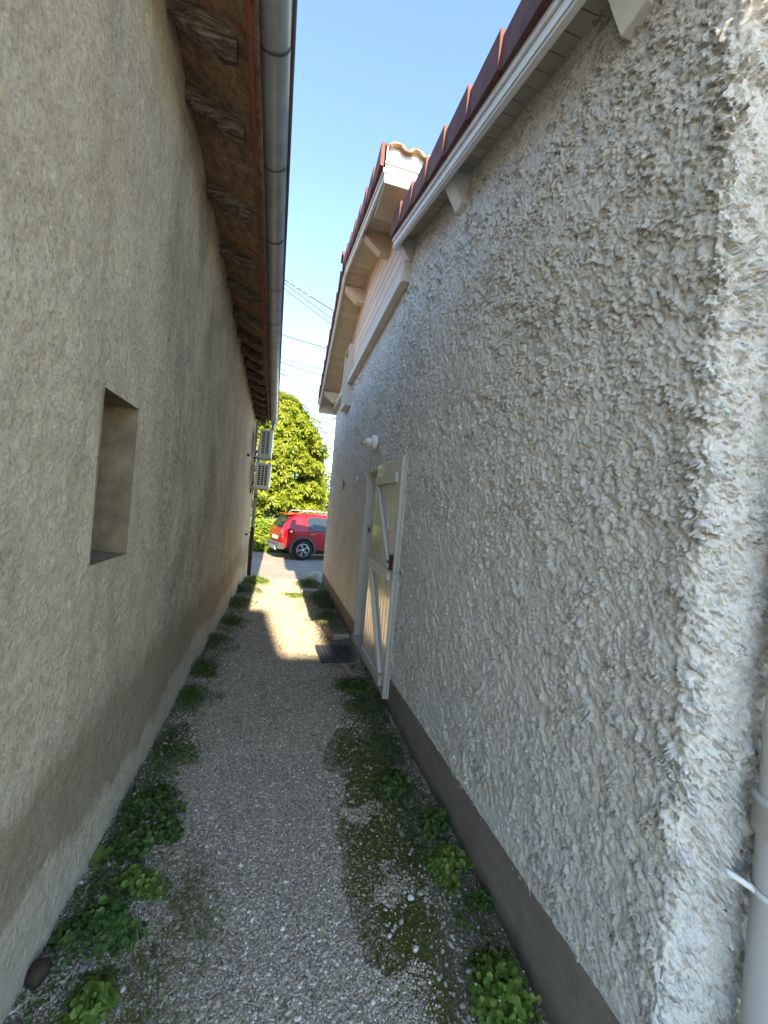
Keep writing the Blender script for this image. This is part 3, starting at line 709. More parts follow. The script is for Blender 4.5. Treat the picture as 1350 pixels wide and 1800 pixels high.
# downpipe at the near right corner
dp = empty('downpipe', (1.25, .60, 0)); tag(dp, 'grey plastic downpipe with white strap beside the bright wall corner', 'downpipe')
PX, PY, PR = 1.21, .64, .053
LB(MB().lathe([(PR, .985), (PR, 3.3)], (PX, PY, 0), 2, 28), 'upper_pipe', M['pvc'], dp)
LB(MB().lathe([(PR*.97, 0), (PR*.97, .99)], (PX, PY, 0), 2, 28), 'lower_pipe', M['pvc'], dp)
LB(MB().lathe([(PR+.001, .915), (PR+.007, .917), (PR+.007, .99), (PR+.012, .992), (PR+.012, 1.005), (PR+.001, 1.007)], (PX, PY, 0), 2, 28), 'socket', M['pvc'], dp)
stp = MB().lathe([(PR+.002, .775), (PR+.006, .775), (PR+.006, .790), (PR+.002, .790)], (PX, PY, 0), 2, 28)
stp.tube([(PX-PR+.004, PY+.02, .782), (PX-PR-.018, PY+.06, .790), (PX-PR-.028, PY+.085, .795)], .0075, 10)
LB(stp, 'strap', M['whiteplastic'], dp)

# ------------------------------------------------------------------ old building on the left
barn = empty('stone_barn', (-.66, 4, 0)); tag(barn, 'old building with stained cement render, deep niche and rough rafters', 'building')
def BB(mb, name, mat, bevel=0, par=None):
    p = par or barn; o = mb.build(name, mat, bevel=bevel); o.parent = p; o.matrix_parent_inverse = world_inv(p); return o
BY0, BY1 = -.25, 9.55
def lx(y_, z_): return -.657-.004*z_-.0022*np.maximum(y_, 0)*z_+.0025*y_*(z_ < 9)
NY0, NY1, NZ0, NZ1 = 1.65, 2.0, 1.315, 1.97
def lh(u, v):
    e = np.maximum(np.maximum(1.65-u, u-2.0), np.maximum(1.315-v, v-1.97)); k = np.clip(np.abs(e)/.05, 0.0, 1)
    return .006*(1-k)+k*.010*fbm(u/.5, v/.5, 21, 3)+k*(+.006*fbm(u/.045, v/.03, 23, 3)+.003*fbm(u/.012, v/.012, 29, 2))
def ltop(u): return 3.80-.045*np.clip(u-2.5, 0, 9)
ul = np.concatenate([np.arange(BY0, .2, .03), np.arange(.2, 2.6, .009), np.arange(2.6, 5, .018), np.arange(5, BY1+.01, .035)])
# snap grid lines to the niche
def snap(a, vals):
    for v_ in vals: a[np.argmin(np.abs(a-v_))] = v_
    return np.sort(a)
ul = snap(ul, (NY0, NY1)); vl = snap(np.arange(-.3, 3.95, .011), (NZ0, NZ1))
P, q = sheet(ul, vl, lambda u, v, h: (lx(u, v)+h, u, v), lh, lambda uc, vc: (vc < ltop(uc)+.10) & ~((uc > NY0) & (uc < NY1) & (vc > NZ0) & (vc < NZ1)))
o = npmesh('rendered_wall', P, q, M['render'], smooth=True); o.parent = barn; o.matrix_parent_inverse = world_inv(barn)
# niche sides
mb = MB(); xa, xb = -1.02, -.654
mb.add([(xa, NY1, NZ0), (xb, NY1, NZ0), (xb, NY1, NZ1), (xa, NY1, NZ1)], [(0, 1, 2, 3)])
mb.add([(xa, NY0, NZ0), (xb, NY0, NZ0), (xb, NY0, NZ1), (xa, NY0, NZ1)], [(3, 2, 1, 0)])
mb.add([(xa, NY0, NZ1), (xb, NY0, NZ1), (xb, NY1, NZ1), (xa, NY1, NZ1)], [(0, 1, 2, 3)])
mb.add([(xa, NY0, NZ0), (xa, NY1, NZ0), (xa, NY1, NZ1), (xa, NY0, NZ1)], [(0, 1, 2, 3)])
M['niche'] = simple('niche_shade_render', (.20, .15, .09), .95, .35, 9, bump=.004, bs=40)  # darker than the wall render: the shade of the recess is put into the colour
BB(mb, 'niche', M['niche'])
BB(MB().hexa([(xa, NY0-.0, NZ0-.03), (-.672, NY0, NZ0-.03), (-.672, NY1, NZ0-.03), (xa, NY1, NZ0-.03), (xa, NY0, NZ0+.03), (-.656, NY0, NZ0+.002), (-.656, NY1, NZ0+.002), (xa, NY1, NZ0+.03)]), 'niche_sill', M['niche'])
core = MB(); core.box((-5.5, BY0, -.4), (-1.04, BY1-.02, 3.7)); core.box((-1.04, BY0, -.4), (-.72, NY0-.01, 3.6)); core.box((-1.04, NY1+.01, -.4), (-.75, BY1-.02, 3.45))
core.box((-1.04, NY0-.01, -.4), (-.72, NY1+.01, NZ0-.04)); core.box((-1.04, NY0-.01, NZ1+.01), (-.72, NY1+.01, 3.6))
core.box((-1.2, BY1-.03, -.4), (-.66, BY1, 3.42))
BB(core, 'masonry', M['concrete'])
# eave: everything follows one falling line
def ez(y_): return 3.80-.045*max(0, y_-2.5)       # underside of boarding at the wall
def ex(y_): return -.315-.0155*(y_-1.5)            # fascia position
eave = empty('roof_overhang', (-.6, 4, 3.8)); eave.parent = barn; eave.matrix_parent_inverse = world_inv(barn)
def EB(mb, name, mat, bevel=0): return BB(mb, name, mat, bevel, eave)
E1 = 9.40; SL = .42   # slope dz/dx of the boarding
seams = [-.5, .55, 1.65, 2.75, 3.85, 4.95, 6.05, 7.15, 8.25, E1]
for a, b in zip(seams[:-1], seams[1:]):
    def P(x, y_, d): return (x, y_, ez(y_)+.10-(x+.70)*SL+d)
    mb = MB(); mb.hexa([P(-1.0, a+.002, 0), P(ex(a), a+.002, 0), P(ex(b), b-.002, 0), P(-1.0, b-.002, 0), P(-1.0, a+.002, .02), P(ex(a), a+.002, .02), P(ex(b), b-.002, .02), P(-1.0, b-.002, .02)])
    EB(mb, 'roof_boarding', M['osb'])
ry = [-.35, .3, .95, 1.52, 1.98, 2.40, 3.05, 3.65, 4.20, 4.74, 5.26, 5.72, 6.15, 6.6, 7.05, 7.5, 7.95, 8.4, 8.85, 9.3]
for yc in ry:
    w2 = .050*rnd.uniform(.85, 1.15); hgt = .135*rnd.uniform(.9, 1.15); x1 = ex(yc)-rnd.uniform(.02, .05)
    n = 9; vs = []; tilt = rnd.uniform(-.015, .015)
    for i in range(n):
        x = -.80+(x1+.80)*i/(n-1); zt = ez(yc)+.098-(x+.70)*SL
        hh = hgt*(1+rnd.uniform(-.035, .035)) * (.8 if i == n-1 else 1); ww = w2*(1+rnd.uniform(-.05, .05)); yy = yc+tilt*(i/n)+rnd.uniform(-.003, .003)
        for k in range(8):
            a = 2*math.pi*(k+.5)/8; cx = max(-1, min(1, 1.25*math.cos(a))); cz = max(-1, min(1, 1.25*math.sin(a)))
            vs.append((x, yy+ww*cx, zt-hh/2+hh/2*cz))
    fs = [(i*8+k, i*8+(k+1) % 8, (i+1)*8+(k+1) % 8, (i+1)*8+k) for i in range(n-1) for k in range(8)]+[tuple(range(8)), tuple((n-1)*8+k for k in range(8))]
    EB(MB().add(vs, fs), 'rafter', M['rafter'])
def fz(y_): return ez(y_)+.10-(ex(y_)+.70)*SL
for a, b in ((-.5, 3.1), (3.104, E1)):
    mb = MB(); mb.hexa([(ex(a), a, fz(a)-.075), (ex(a)+.02, a, fz(a)-.075), (ex(b)+.02, b, fz(b)-.075), (ex(b), b, fz(b)-.075), (ex(a), a, fz(a)+.05), (ex(a)+.02, a, fz(a)+.05), (ex(b)+.02, b, fz(b)+.05), (ex(b), b, fz(b)+.05)])
    EB(mb, 'fascia', M['rustfascia'], .003)
# roof above
mb = MB(); a, b = -.5, E1+.05
def P(x, y_, d): return (x, y_, ez(y_)+.12-(x+.70)*SL+d)
mb.hexa([P(-5.5, a, .01), P(ex(a)+.05, a, .01), P(ex(b)+.05, b, .01), P(-5.5, b, .01), P(-5.5, a, .06), P(ex(a)+.05, a, .06), P(ex(b)+.05, b, .06), P(-5.5, b, .06)])
EB(mb, 'roof_tiles', M['terra'])
# gutter: half round with seams and bead
gut = empty('gutter', (-.22, 4, 3.6)); gut.parent = barn; gut.matrix_parent_inverse = world_inv(barn)
def gx(y_): return ex(y_)+.02+.088
def gzz(y_): return fz(y_)+.035
GRD = .082
gsplit = [-.5, .35, 1.32, 1.95, 2.62, 3.30, 3.98, 4.66, 5.3, 5.95, 6.6, 7.25, 7.9, 8.55, 9.2, 9.52]
for i, (a, b) in enumerate(zip(gsplit[:-1], gsplit[1:])):
    vs = []; m = 16; r0 = GRD+(.0015 if i % 2 else 0)
    for yy in (a, b+.012):
        for k in range(m+1):
            t_ = math.pi+math.pi*k/m; vs.append((gx(yy)+r0*math.cos(t_), yy, gzz(yy)+r0*math.sin(t_)))
        for k in range(m, -1, -1):
            t_ = math.pi+math.pi*k/m; vs.append((gx(yy)+(r0-.003)*math.cos(t_), yy, gzz(yy)+(r0-.003)*math.sin(t_)))
    N = 2*(m+1); fs = [(k, k+1, N+k+1, N+k) for k in range(N-1)]+[(N-1, 0, N, 2*N-1)]
    mb = MB().add(vs, fs, True); BB(mb, 'gutter_length', M['zinc'], 0, gut)
    if i > 0:
        mb = MB(); vs = []
        for yy in (a-.006, a+.006):
            for k in range(m+1):
                t_ = math.pi*.97+math.pi*1.06*k/m; vs.append((gx(a)+(GRD+.004)*math.cos(t_), yy, gzz(a)+(GRD+.004)*math.sin(t_)))
        mb.add(vs, [(k, k+1, m+1+k+1, m+1+k) for k in range(m)], True); BB(mb, 'gutter_bracket', M['zincdark'], 0, gut)
BB(MB().tube([(gx(y_)+GRD+.006, y_, gzz(y_)+.004) for y_ in (-.5, 3, 6, 9.53)], .011, 10), 'bead', M['zincdark'], 0, gut)
vs = [(gx(9.53)+GRD*math.cos(math.pi+math.pi*k/12), 9.53, gzz(9.53)+GRD*math.sin(math.pi+math.pi*k/12)) for k in range(13)]
BB(MB().add(vs, [tuple(range(13))]), 'stop_end', M['zinc'], 0, gut)
# far downpipe with swan neck
dps = empty('downpipe', (-.6, 9.6, 0)); tag(dps, 'dark narrow downpipe at the far corner of the stained rendered wall', 'downpipe')
gx9, gz9 = gx(9.42), gzz(9.42)-GRD
LB(MB().tube([(gx9, 9.42, gz9+.02), (gx9, 9.44, gz9-.12), (-.58, 9.60, gz9-.40), (-.60, 9.62, gz9-.55), (-.60, 9.62, 1.0)], .04, 12), 'upper_pipe', M['zinc'], dps)
LB(MB().tube([(-.60, 9.62, 1.0), (-.60, 9.62, -.2)], .047, 12), 'cast_iron_foot', M['rust'], dps)
for zz in (2.6, 1.7, .9): LB(MB().lathe([(.043, zz), (.052, zz), (.052, zz+.03), (.043, zz+.03)], (-.60, 9.62, 0), 2, 14), 'clip', M['zincdark'], dps)
# iron stubs
for (yy, zz, lab) in ((7.7, 2.45, 'rusty iron stub in the wall below the upper air conditioner'), (8.35, .93, 'rusty iron stub low on the wall near the far downpipe')):
    x0 = float(lx(yy, zz)); s_ = empty('iron_stub', (x0, yy, zz)); tag(s_, lab, 'iron stub')
    LB(MB().tube([(x0-.05, yy, zz), (x0+.05, yy, zz)], .022, 8), 'rod', M['rust'], s_); LB(MB().box((x0-.01, yy-.035, zz-.035), (x0+.008, yy+.035, zz+.035)), 'wall_plate', M['rust'], s_)
# small fitting on the niche sill
fx = empty('plastic_pipe_end', (-.70, 1.69, 1.38)); tag(fx, 'pale plastic pipe end standing in the corner of the wall niche', 'pipe')
LB(MB().tube([(-.685, 1.672, NZ0+.03), (-.685, 1.672, NZ0+.115)], .011, 12), 'pipe', M['whiteplastic'], fx); LB(MB().tube([(-.685, 1.672, NZ0+.115), (-.685, 1.672, NZ0+.125)], .013, 12), 'cap', M['whiteplastic'], fx)

# ------------------------------------------------------------------ air conditioners
def aircon(z0, x0, x1, hgt, nrow, label, grid):
    y0, y1 = 8.80, 9.45; t_ = empty('air_conditioner', ((x0+x1)/2, (y0+y1)/2, z0)); tag(t_, label, 'air conditioner', 'air conditioners on the far wall')
    LB(MB().box((x0+.04, y0+.012, z0), (x1, y1, z0+hgt)), 'casing', M['acwhite'], t_, .012)
    LB(MB().box((x0+.08, y0+.004, z0+.03), (x1-.05, y0+.013, z0+hgt-.03)), 'intake', M['dark'], t_)
    LB(MB().box((x0+.03, y0, z0+hgt-.03), (x1+.004, y1+.005, z0+hgt+.012)), 'lid', M['acwhite'], t_, .006)
    a, b = x0+.08, x1-.05; nc = 3 if grid else 2
    for k in range(nc+1):
        xx = a+(b-a)*k/nc; LB(MB().box((xx-.009, y0-.004, z0+.03), (xx+.009, y0+.006, z0+hgt-.035)), 'grille_bar', M['acwhite'], t_)
    for k in range(nrow+1):
        zz = z0+.035+(hgt-.08)*k/nrow; LB(MB().box((a, y0-.002, zz-.005), (b, y0+.005, zz+.005)), 'grille_slat', M['acwhite'], t_)
    LB(MB().tube([(x0+.02, y0+.10, z0+.1), (x0-.02, y0+.10, z0+.04), (x0-.04, y0+.1, z0-.15)], .014, 8), 'hose', M['dark'], t_)
    for yy in (y0+.06, y1-.08):
        mb = MB(); mb.bar((-.70, yy, z0-.025), (x1-.02, yy, z0-.025), .035, .035); mb.bar((-.672, yy, z0-.03), (-.672, yy, z0+.33), .035, .03, (0, 1, 0)); mb.bar((x1-.06, yy, z0-.012), (x1-.02, yy, z0-.002), .02, .02)
        LB(mb, 'bracket', M['steel'], t_, .003)
aircon(2.60, -.60, -.30, .55, 14, 'upper of the two outdoor air conditioner units under the gutter', False)
aircon(1.93, -.625, -.285, .50, 9, 'lower of the two outdoor air conditioner units on the wall', True)

# ------------------------------------------------------------------ things on the ground
def blob(name, loc, s, mat, seed, label, cat, sub=3, rough=.25):
    bm = bmesh.new(); bmesh.ops.create_icosphere(bm, subdivisions=sub, radius=1)
    P_ = np.array([v.co[:] for v in bm.verts]); n = fbm(P_[:, 0]*1.3+seed, P_[:, 1]*1.3+P_[:, 2]*1.7, seed, 3)
    for v, k in zip(bm.verts, n): v.co *= 1+rough*k; v.co.x *= s[0]; v.co.y *= s[1]; v.co.z = max(v.co.z, -.6)*s[2]
    me = bpy.data.meshes.new(name); bm.to_mesh(me); bm.free(); me.polygons.foreach_set('use_smooth', [True]*len(me.polygons)); me.materials.append(mat)
    o = bpy.data.objects.new(name, me); COL.objects.link(o); o.location = loc; tag(o, label, cat); return o
blob('boulder', (.90, 8.95, gzf(0, 9)+.10), (.22, .18, .16), M['stone'], 3, 'pale rounded limestone boulder at the far corner of the roughcast house', 'stone')
blob('dark_stone', (-.625, 1.47, .035), (.030, .035, .042), M['brownstone'], 5, 'dark brown lump against the foot of the rendered wall at lower left', 'stone')
blob('white_stone', (.655, 1.52, .014), (.015, .012, .009), M['palepebble'], 9, 'largest white pebble lying on the dark moss patch', 'stone')
tag(MB().hexa([(.50, 7.62, gzf(0, 7.7)+.0), (.86, 7.6, gzf(0, 7.7)), (.84, 7.78, gzf(0, 7.7)), (.52, 7.8, gzf(0, 7.7)), (.50, 7.62, gzf(0, 7.7)+.07), (.86, 7.6, gzf(0, 7.7)+.07), (.84, 7.78, gzf(0, 7.7)+.07), (.52, 7.8, gzf(0, 7.7)+.07)]).build('concrete_slab', M['concrete'], bevel=.008), 'small pale concrete slab lying across the weeds near the far corner', 'slab')
def brickobj(p, q_, w_, h_, lab, mat='brick'):
    z = gzf(*p)+h_/2+.012; tag(MB().bar((p[0], p[1], z), (q_[0], q_[1], z), w_, h_).build('edging_brick', M[mat], bevel=.004), lab, 'brick')
brickobj((.70, 5.22), (.735, 4.86), .065, .05, 'pink edging brick laid along the passage in front of the door')
brickobj((.75, 4.80), (.955, 4.80), .05, .06, 'pale edging brick laid across towards the threshold', 'concrete')
brickobj((.745, 3.93), (.79, 3.62), .065, .03, 'lone pinkish brick in the weeds beside the rubber mat')
# rubber mat with a lattice of holes
mt_ = empty('door_mat', (.72, 4.28, gzf(0, 4.28))); mt_.rotation_euler.z = R(3); tag(mt_, 'black openwork rubber door mat lying on the gravel by the door', 'door mat')
mb = MB(); W_, D_ = .20, .25
for a in ((-W_, -D_, W_, -D_+.03), (-W_, D_-.03, W_, D_), (-W_, -D_+.03, -W_+.03, D_-.03), (W_-.03, -D_+.03, W_, D_-.03)): mb.box((a[0], a[1], .018), (a[2], a[3], .034))
o = mb.build('rim', M['rubber'], mt_, .003)
mb = MB(); nx_, ny_ = 7, 9
for i in range(nx_):
    for j in range(ny_):
        cx = -W_+.03+(2*W_-.06)*(i+.5)/nx_; cy = -D_+.03+(2*D_-.06)*(j+.5)/ny_
        mb.lathe([(.0165, .016), (.0165, .031), (.0255, .031), (.0255, .016), (.0165, .016)], (cx, cy, 0), 2, 8, False)
o = mb.build('ring_lattice', M['rubber'], mt_); o['kind'] = 'stuff'

# ------------------------------------------------------------------ weeds
def leafpoly(kind):
    if kind == 'round':   # lobed round leaf
        n = 10; pts = [(0, 0)]
        for i in range(n+1):
            a = R(-150+300*i/n); r = .5*(1-.16*(i % 2)); pts.append((.42+r*math.cos(a), r*math.sin(a)*1.05))
        return pts, [(0, i, i+1) for i in range(1, n+1)]
    if kind == 'oval': return [(0, 0), (.35, .22), (.75, .16), (1, 0), (.75, -.16), (.35, -.22)], [(0, 1, 2, 3), (0, 3, 4, 5)]
    if kind == 'long': return [(0, .04), (.3, .12), (.65, .13), (1, 0), (.65, -.13), (.3, -.12), (0, -.04)], [(0, 1, 2, 3), (0, 3, 4, 5), (0, 5, 6, 0)][:2]
    if kind == 'blade': return [(0, .07), (.6, .055), (1, 0), (.6, -.055), (0, -.07)], [(0, 1, 2, 3, 4)]
def scatter_leaves(pos, nrm, size, kind, fold=.25, seed=0):
    pts, fcs = leafpoly(kind); g = np.random.default_rng(seed)
    n = len(pos); p = np.array(pts); L = len(pts)
    nrm = nrm/np.linalg.norm(nrm, axis=1, keepdims=True)
    t0 = g.normal(size=(n, 3)); t0 -= (t0*nrm).sum(1, keepdims=True)*nrm; t0 /= np.linalg.norm(t0, axis=1, keepdims=True)
    b0 = np.cross(nrm, t0)
    lz = fold*np.abs(p[:, 1])-.25*p[:, 0]**2
    V_ = pos[:, None, :]+size[:, None, None]*(p[None, :, 0, None]*t0[:, None, :]+p[None, :, 1, None]*b0[:, None, :]+lz[None, :, None]*nrm[:, None, :])
    V_ = V_.reshape(-1, 3)
    faces = [tuple(k*L+i for i in f) for k in range(n) for f in fcs]
    return V_, faces
def weed(x, y, rad, hgt, n, kind, size, mat, lab, flowers=None, cat='plant', grp=None):
    g = np.random.default_rng(int((x+3)*1000+y*77)); z0 = float(ground_z(x, y))
    t_ = empty('weed', (x, y, z0)); tag(t_, lab, cat, grp)
    # several sub-clumps
    n = int(n*1.5); size = size*.85; nc = max(3, n//50); cc = g.normal(0, .5, (nc, 2))*rad
    idx = g.integers(0, nc, n); th = g.uniform(0, 6.28, n); rr = np.sqrt(g.random(n))*rad*.55
    px = cc[idx, 0]+rr*np.cos(th); py = cc[idx, 1]+rr*np.sin(th)
    px = np.clip(px, -.655-x, .955-x)
    d = np.hypot(px, py)/rad; pz = hgt*np.clip(1.1-d*.75, .08, 1)*g.uniform(.25, 1, n)
    pos = np.stack([px, py, pz], -1); nrm = np.stack([px/rad*.6, py/rad*.6, np.full(n, .8)], -1)+g.normal(0, .35, (n, 3))
    V_, f = scatter_leaves(pos, nrm, size*g.uniform(.5, 1.25, n), kind, seed=int(g.integers(1e6)))
    npmesh('foliage', V_, f, M[mat], t_)
    mb = MB()
    for k in range(min(n, 60)):
        a = pos[k]*np.array([.35, .35, 0]); mb.tube([tuple(a), tuple((a+pos[k])/2+np.array([0, 0, .01])), tuple(pos[k])], .0011, 4, False)
    mb.build('stems', M['drystem'], t_)
    if flowers:
        col, cnt, fs_ = flowers; mb = MB(); g2 = random.Random(int(x*100))
        for k in range(cnt):
            i = g2.randrange(n); p = pos[i]+np.array([g2.uniform(-.01, .01), g2.uniform(-.01, .01), .02+.01*g2.random()])
            m_ = 5; ring = []
            for j in range(m_*2): a = math.pi*j/m_; r = fs_*(1 if j % 2 == 0 else .45); ring.append((p[0]+r*math.cos(a), p[1]+r*math.sin(a), p[2]+(.002 if j % 2 else 0)))
            mb.add(ring+[(p[0], p[1], p[2]-.002)], [(j, (j+1) % (2*m_), 2*m_) for j in range(2*m_)])
        mb.build('flowers', M[col], t_)
    return t_
def dandelion(x, y, n, L, mat, lab):
    z0 = float(ground_z(x, y)); t_ = empty('weed', (x, y, z0)); tag(t_, lab, 'plant')
    for k in range(n):
        a = 2.4*k; el_ = R(25+35*rnd.random()); ln = L*rnd.uniform(.7, 1.1); vs = []; m = 7
        for i in range(m+1):
            s_ = i/m; r = ln*s_; wv = .17*ln*math.sin(math.pi*min(1, s_*.9+.08))*(1 if i % 2 else .7); zz = math.sin(el_)*r-.55*ln*s_*s_*.6
            bx, by = r*math.cos(el_)*math.cos(a), r*math.cos(el_)*math.sin(a)
            for sg in (-1, 0, 1): vs.append((bx-sg*wv*math.sin(a), by+sg*wv*math.cos(a), zz+(.12*wv if sg else 0)+.005))
        fs = [(i*3+j, i*3+j+1, (i+1)*3+j+1, (i+1)*3+j) for i in range(m) for j in (0, 1)]
        MB().add(vs, fs, True).build('leaf', M[mat], t_)
GL = 'weeds along the foot of the rendered wall'; GRR = 'weeds along the plinth of the roughcast house'
weed(-.50, 2.60, .125, .11, 620, 'oval', .022, 'weed', 'dense green cushion weed dotted with tiny white flowers by the rendered wall', ('petal', 22, .006), grp=GL)
weed(-.53, 2.20, .12, .08, 300, 'round', .026, 'weed', 'leafy weed between the white-flowered cushion and the pink-flowered weed', grp=GL)
weed(-.50, 1.98, .12, .08, 340, 'round', .028, 'weed', 'straggling weed with one bright pink flower against the rendered wall', ('pink', 3, .009), grp=GL)
weed(-.42, 2.06, .10, .06, 200, 'round', .026, 'weed', 'low weed spreading onto the gravel beside the pink-flowered one', grp=GL)
dandelion(-.615, 1.88, 7, .10, 'weedlight', 'bright rosette weed with long toothed leaves leaning on the rendered wall')
weed(-.46, 1.78, .09, .06, 260, 'round', .024, 'weedlight', 'lightest green round-leaved weed just below the toothed rosette', grp=GL)
weed(-.51, 1.64, .10, .07, 300, 'round', .028, 'weed', 'dark green round-leaved clump nearest the dark brown lump', grp=GL)
weed(-.58, 1.57, .06, .05, 110, 'round', .022, 'weed', 'small weed tuft touching the wall above the dark brown lump', grp=GL)
weed(-.44, 1.36, .075, .07, 260, 'round', .025, 'weedlight', 'light green weed at the very bottom left of the picture', grp=GL)
weed(-.60, 3.85, .13, .13, 330, 'oval', .034, 'weed', 'bright leafy weed growing midway along the rendered wall', grp=GL)
weed(-.56, 3.35, .15, .09, 420, 'oval', .026, 'weed', 'dark sprawling weed just in front of the bright leafy one', grp=GL)
weed(-.58, 4.6, .17, .12, 420, 'oval', .03, 'weed', 'weed with small white flowers beyond the bright leafy one', ('petal', 14, .008), grp=GL)
weed(-.48, 5.5, .2, .10, 420, 'oval', .032, 'weed', 'flat weed clump in the shade just before the sunlit gravel', grp=GL)
weed(-.55, 6.5, .24, .16, 520, 'oval', .036, 'weed', 'weed clump in the shade beside the start of the sunlit strip', grp=GL)
weed(-.57, 7.6, .26, .18, 560, 'oval', .04, 'weed', 'tall shaded weeds at the wall beside the sunlit strip', grp=GL)
weed(-.42, 8.7, .30, .14, 700, 'blade', .10, 'weedlight', 'sunlit yellow-green grassy weed near the far downpipe', grp=GL)
weed(.78, 3.42, .15, .08, 420, 'round', .026, 'weed', 'weed clump below the foot of the door shutter', grp=GRR)
weed(.80, 3.02, .17, .08, 460, 'oval', .024, 'weed', 'wide dark weed under the near corner of the shutter', grp=GRR)
weed(.80, 2.55, .14, .06, 330, 'oval', .022, 'weed', 'thin creeping weed between shutter corner and moss patch', grp=GRR)
weed(.80, 2.17, .12, .08, 300, 'round', .028, 'weed', 'green clump between the moss patch and the brown plinth', grp=GRR)
weed(.91, 1.83, .09, .12, 270, 'round', .028, 'weed', 'dark rounded weed climbing the brown plinth', grp=GRR)
weed(.89, 1.62, .09, .08, 240, 'round', .026, 'weedlight', 'lighter weed just in front of the one climbing the plinth', grp=GRR)
weed(.93, 1.42, .05, .07, 90, 'round', .024, 'weed', 'small two-leaved tuft alone at the plinth foot', grp=GRR)
weed(.87, 1.14, .11, .12, 480, 'round', .026, 'weedlight', 'large weed with flower stalks at the bottom right of the path', ('petal', 8, .005), grp=GRR)
weed(.80, 5.75, .17, .14, 520, 'oval', .03, 'weed', 'round leafy weed beyond the edging bricks', grp=GRR)
weed(.84, 6.5, .2, .18, 520, 'oval', .034, 'weed', 'weed clump against the plinth before the concrete slab', grp=GRR)
weed(.86, 7.2, .22, .2, 520, 'oval', .036, 'weed', 'weed clump against the plinth beside the concrete slab', grp=GRR)
weed(.70, 8.5, .26, .2, 620, 'oval', .04, 'weed', 'dark weed clump in front of the limestone boulder', grp=GRR)
weed(.42, 7.35, .2, .07, 420, 'blade', .07, 'weedlight', 'sunlit grass patch at the shadow edge near the concrete slab', grp=GRR)
# scattered short grass and moss
def grass(name, cx, n, sz, mat):
    P_, = (np.array(cx),); k = len(P_); g = rng
    nrm = np.stack([g.normal(0, .9, k), g.normal(0, .9, k), g.uniform(.05, .5, k)], -1)
    V_, f = scatter_leaves(np.stack([P_[:, 0], P_[:, 1], ground_z(P_[:, 0], P_[:, 1])+sz*.15], -1), nrm, sz*g.uniform(.5, 1.3, k), 'blade', 0, int(g.integers(1e6)))
    o = npmesh(name, V_, f, M[mat]); o['kind'] = 'stuff'; return o
pts = []
for (cx, cy, sx, sy, n) in ((-.22, 1.66, .05, .12, 900), (-.34, 1.46, .07, .07, 800), (-.30, 1.30, .06, .06, 600), (-.12, 1.55, .05, .08, 300), (-.2, 1.2, .07, .05, 500), (-.38, 1.9, .05, .15, 500), (.75, 1.7, .1, .35, 900), (.8, 2.7, .08, .4, 900), (-.50, 2.9, .07, .6, 900), (-.5, 5, .08, .9, 900), (-.3, 7.9, .12, .8, 1800), (.44, 7.0, .09, .6, 1500), (.80, 6.6, .09, 1.0, 1600), (-.52, 8.3, .08, .7, 1300), (.7, 5.4, .1, .5, 500), (.7, 3.2, .12, .3, 500)):
    pts.append(np.stack([rng.normal(cx, sx, n), rng.normal(cy, sy, n)], -1))
pts = np.concatenate(pts); pts = pts[(pts[:, 0] > -.65) & (pts[:, 0] < .95) & (pts[:, 1] < 9.2)]
grass('short_grass', pts, 0, .026, 'grass')
t = NT('moss'); t.color(t.ramp(t.n('NewGeometry').outputs['Random Per Island'], [(0, (.06, .058, .010)), (1, (.19, .18, .028))])).rough(1); M['moss'] = t.m
mm = 60000; mx2 = rng.uniform(.38, .88, mm); my2 = rng.uniform(1.05, 2.85, mm); k = in_moss(mx2, my2); mx2, my2 = mx2[k], my2[k]
grass('moss', np.stack([mx2, my2], -1), 0, .009, 'moss')
def cover(name, rows, sz, kind, mat, lean=.35):
    pt = np.concatenate([np.stack([rng.normal(cx, sx, n), rng.normal(cy, sy, n)], -1) for (cx, cy, sx, sy, n) in rows])
    pt = pt[(pt[:, 0] > -.65) & (pt[:, 0] < .955) & (pt[:, 1] < 9.2)]
    pt = pt[fbm(pt[:, 0]*7, pt[:, 1]*7, 63, 3) > -.08]; k = len(pt)
    nrm = np.stack([rng.normal(0, lean, k), rng.normal(0, lean, k), np.full(k, .9)], -1)
    V_, f = scatter_leaves(np.stack([pt[:, 0], pt[:, 1], ground_z(pt[:, 0], pt[:, 1])+rng.uniform(.004, .028, k)], -1), nrm, sz*rng.uniform(.5, 1.4, k), kind, .25, 5)
    o = npmesh(name, V_, f, M[mat]); o['kind'] = 'stuff'
cover('ground_cover', [(-.56, 1.9, .07, .35, 2400), (-.57, 2.9, .06, .5, 1500), (-.57, 4.2, .07, .8, 2600), (-.52, 6.2, .08, 1.0, 3200), (-.45, 8.2, .12, .6, 2600), (.84, 1.7, .07, .4, 1500), (.82, 2.7, .09, .5, 3000), (.78, 3.5, .10, .4, 2200), (.86, 6.4, .09, 1.0, 4200), (.75, 8.4, .15, .4, 1800)], .017, 'oval', 'weed')
cover('dry_litter', [(.80, 1.9, .09, .6, 700), (.84, 2.8, .08, .6, 600), (-.55, 2.4, .08, .9, 700), (.1, 3.0, .35, 1.6, 260), (.8, 5.5, .12, 1.2, 700)], .022, 'blade', 'drystem', .8)
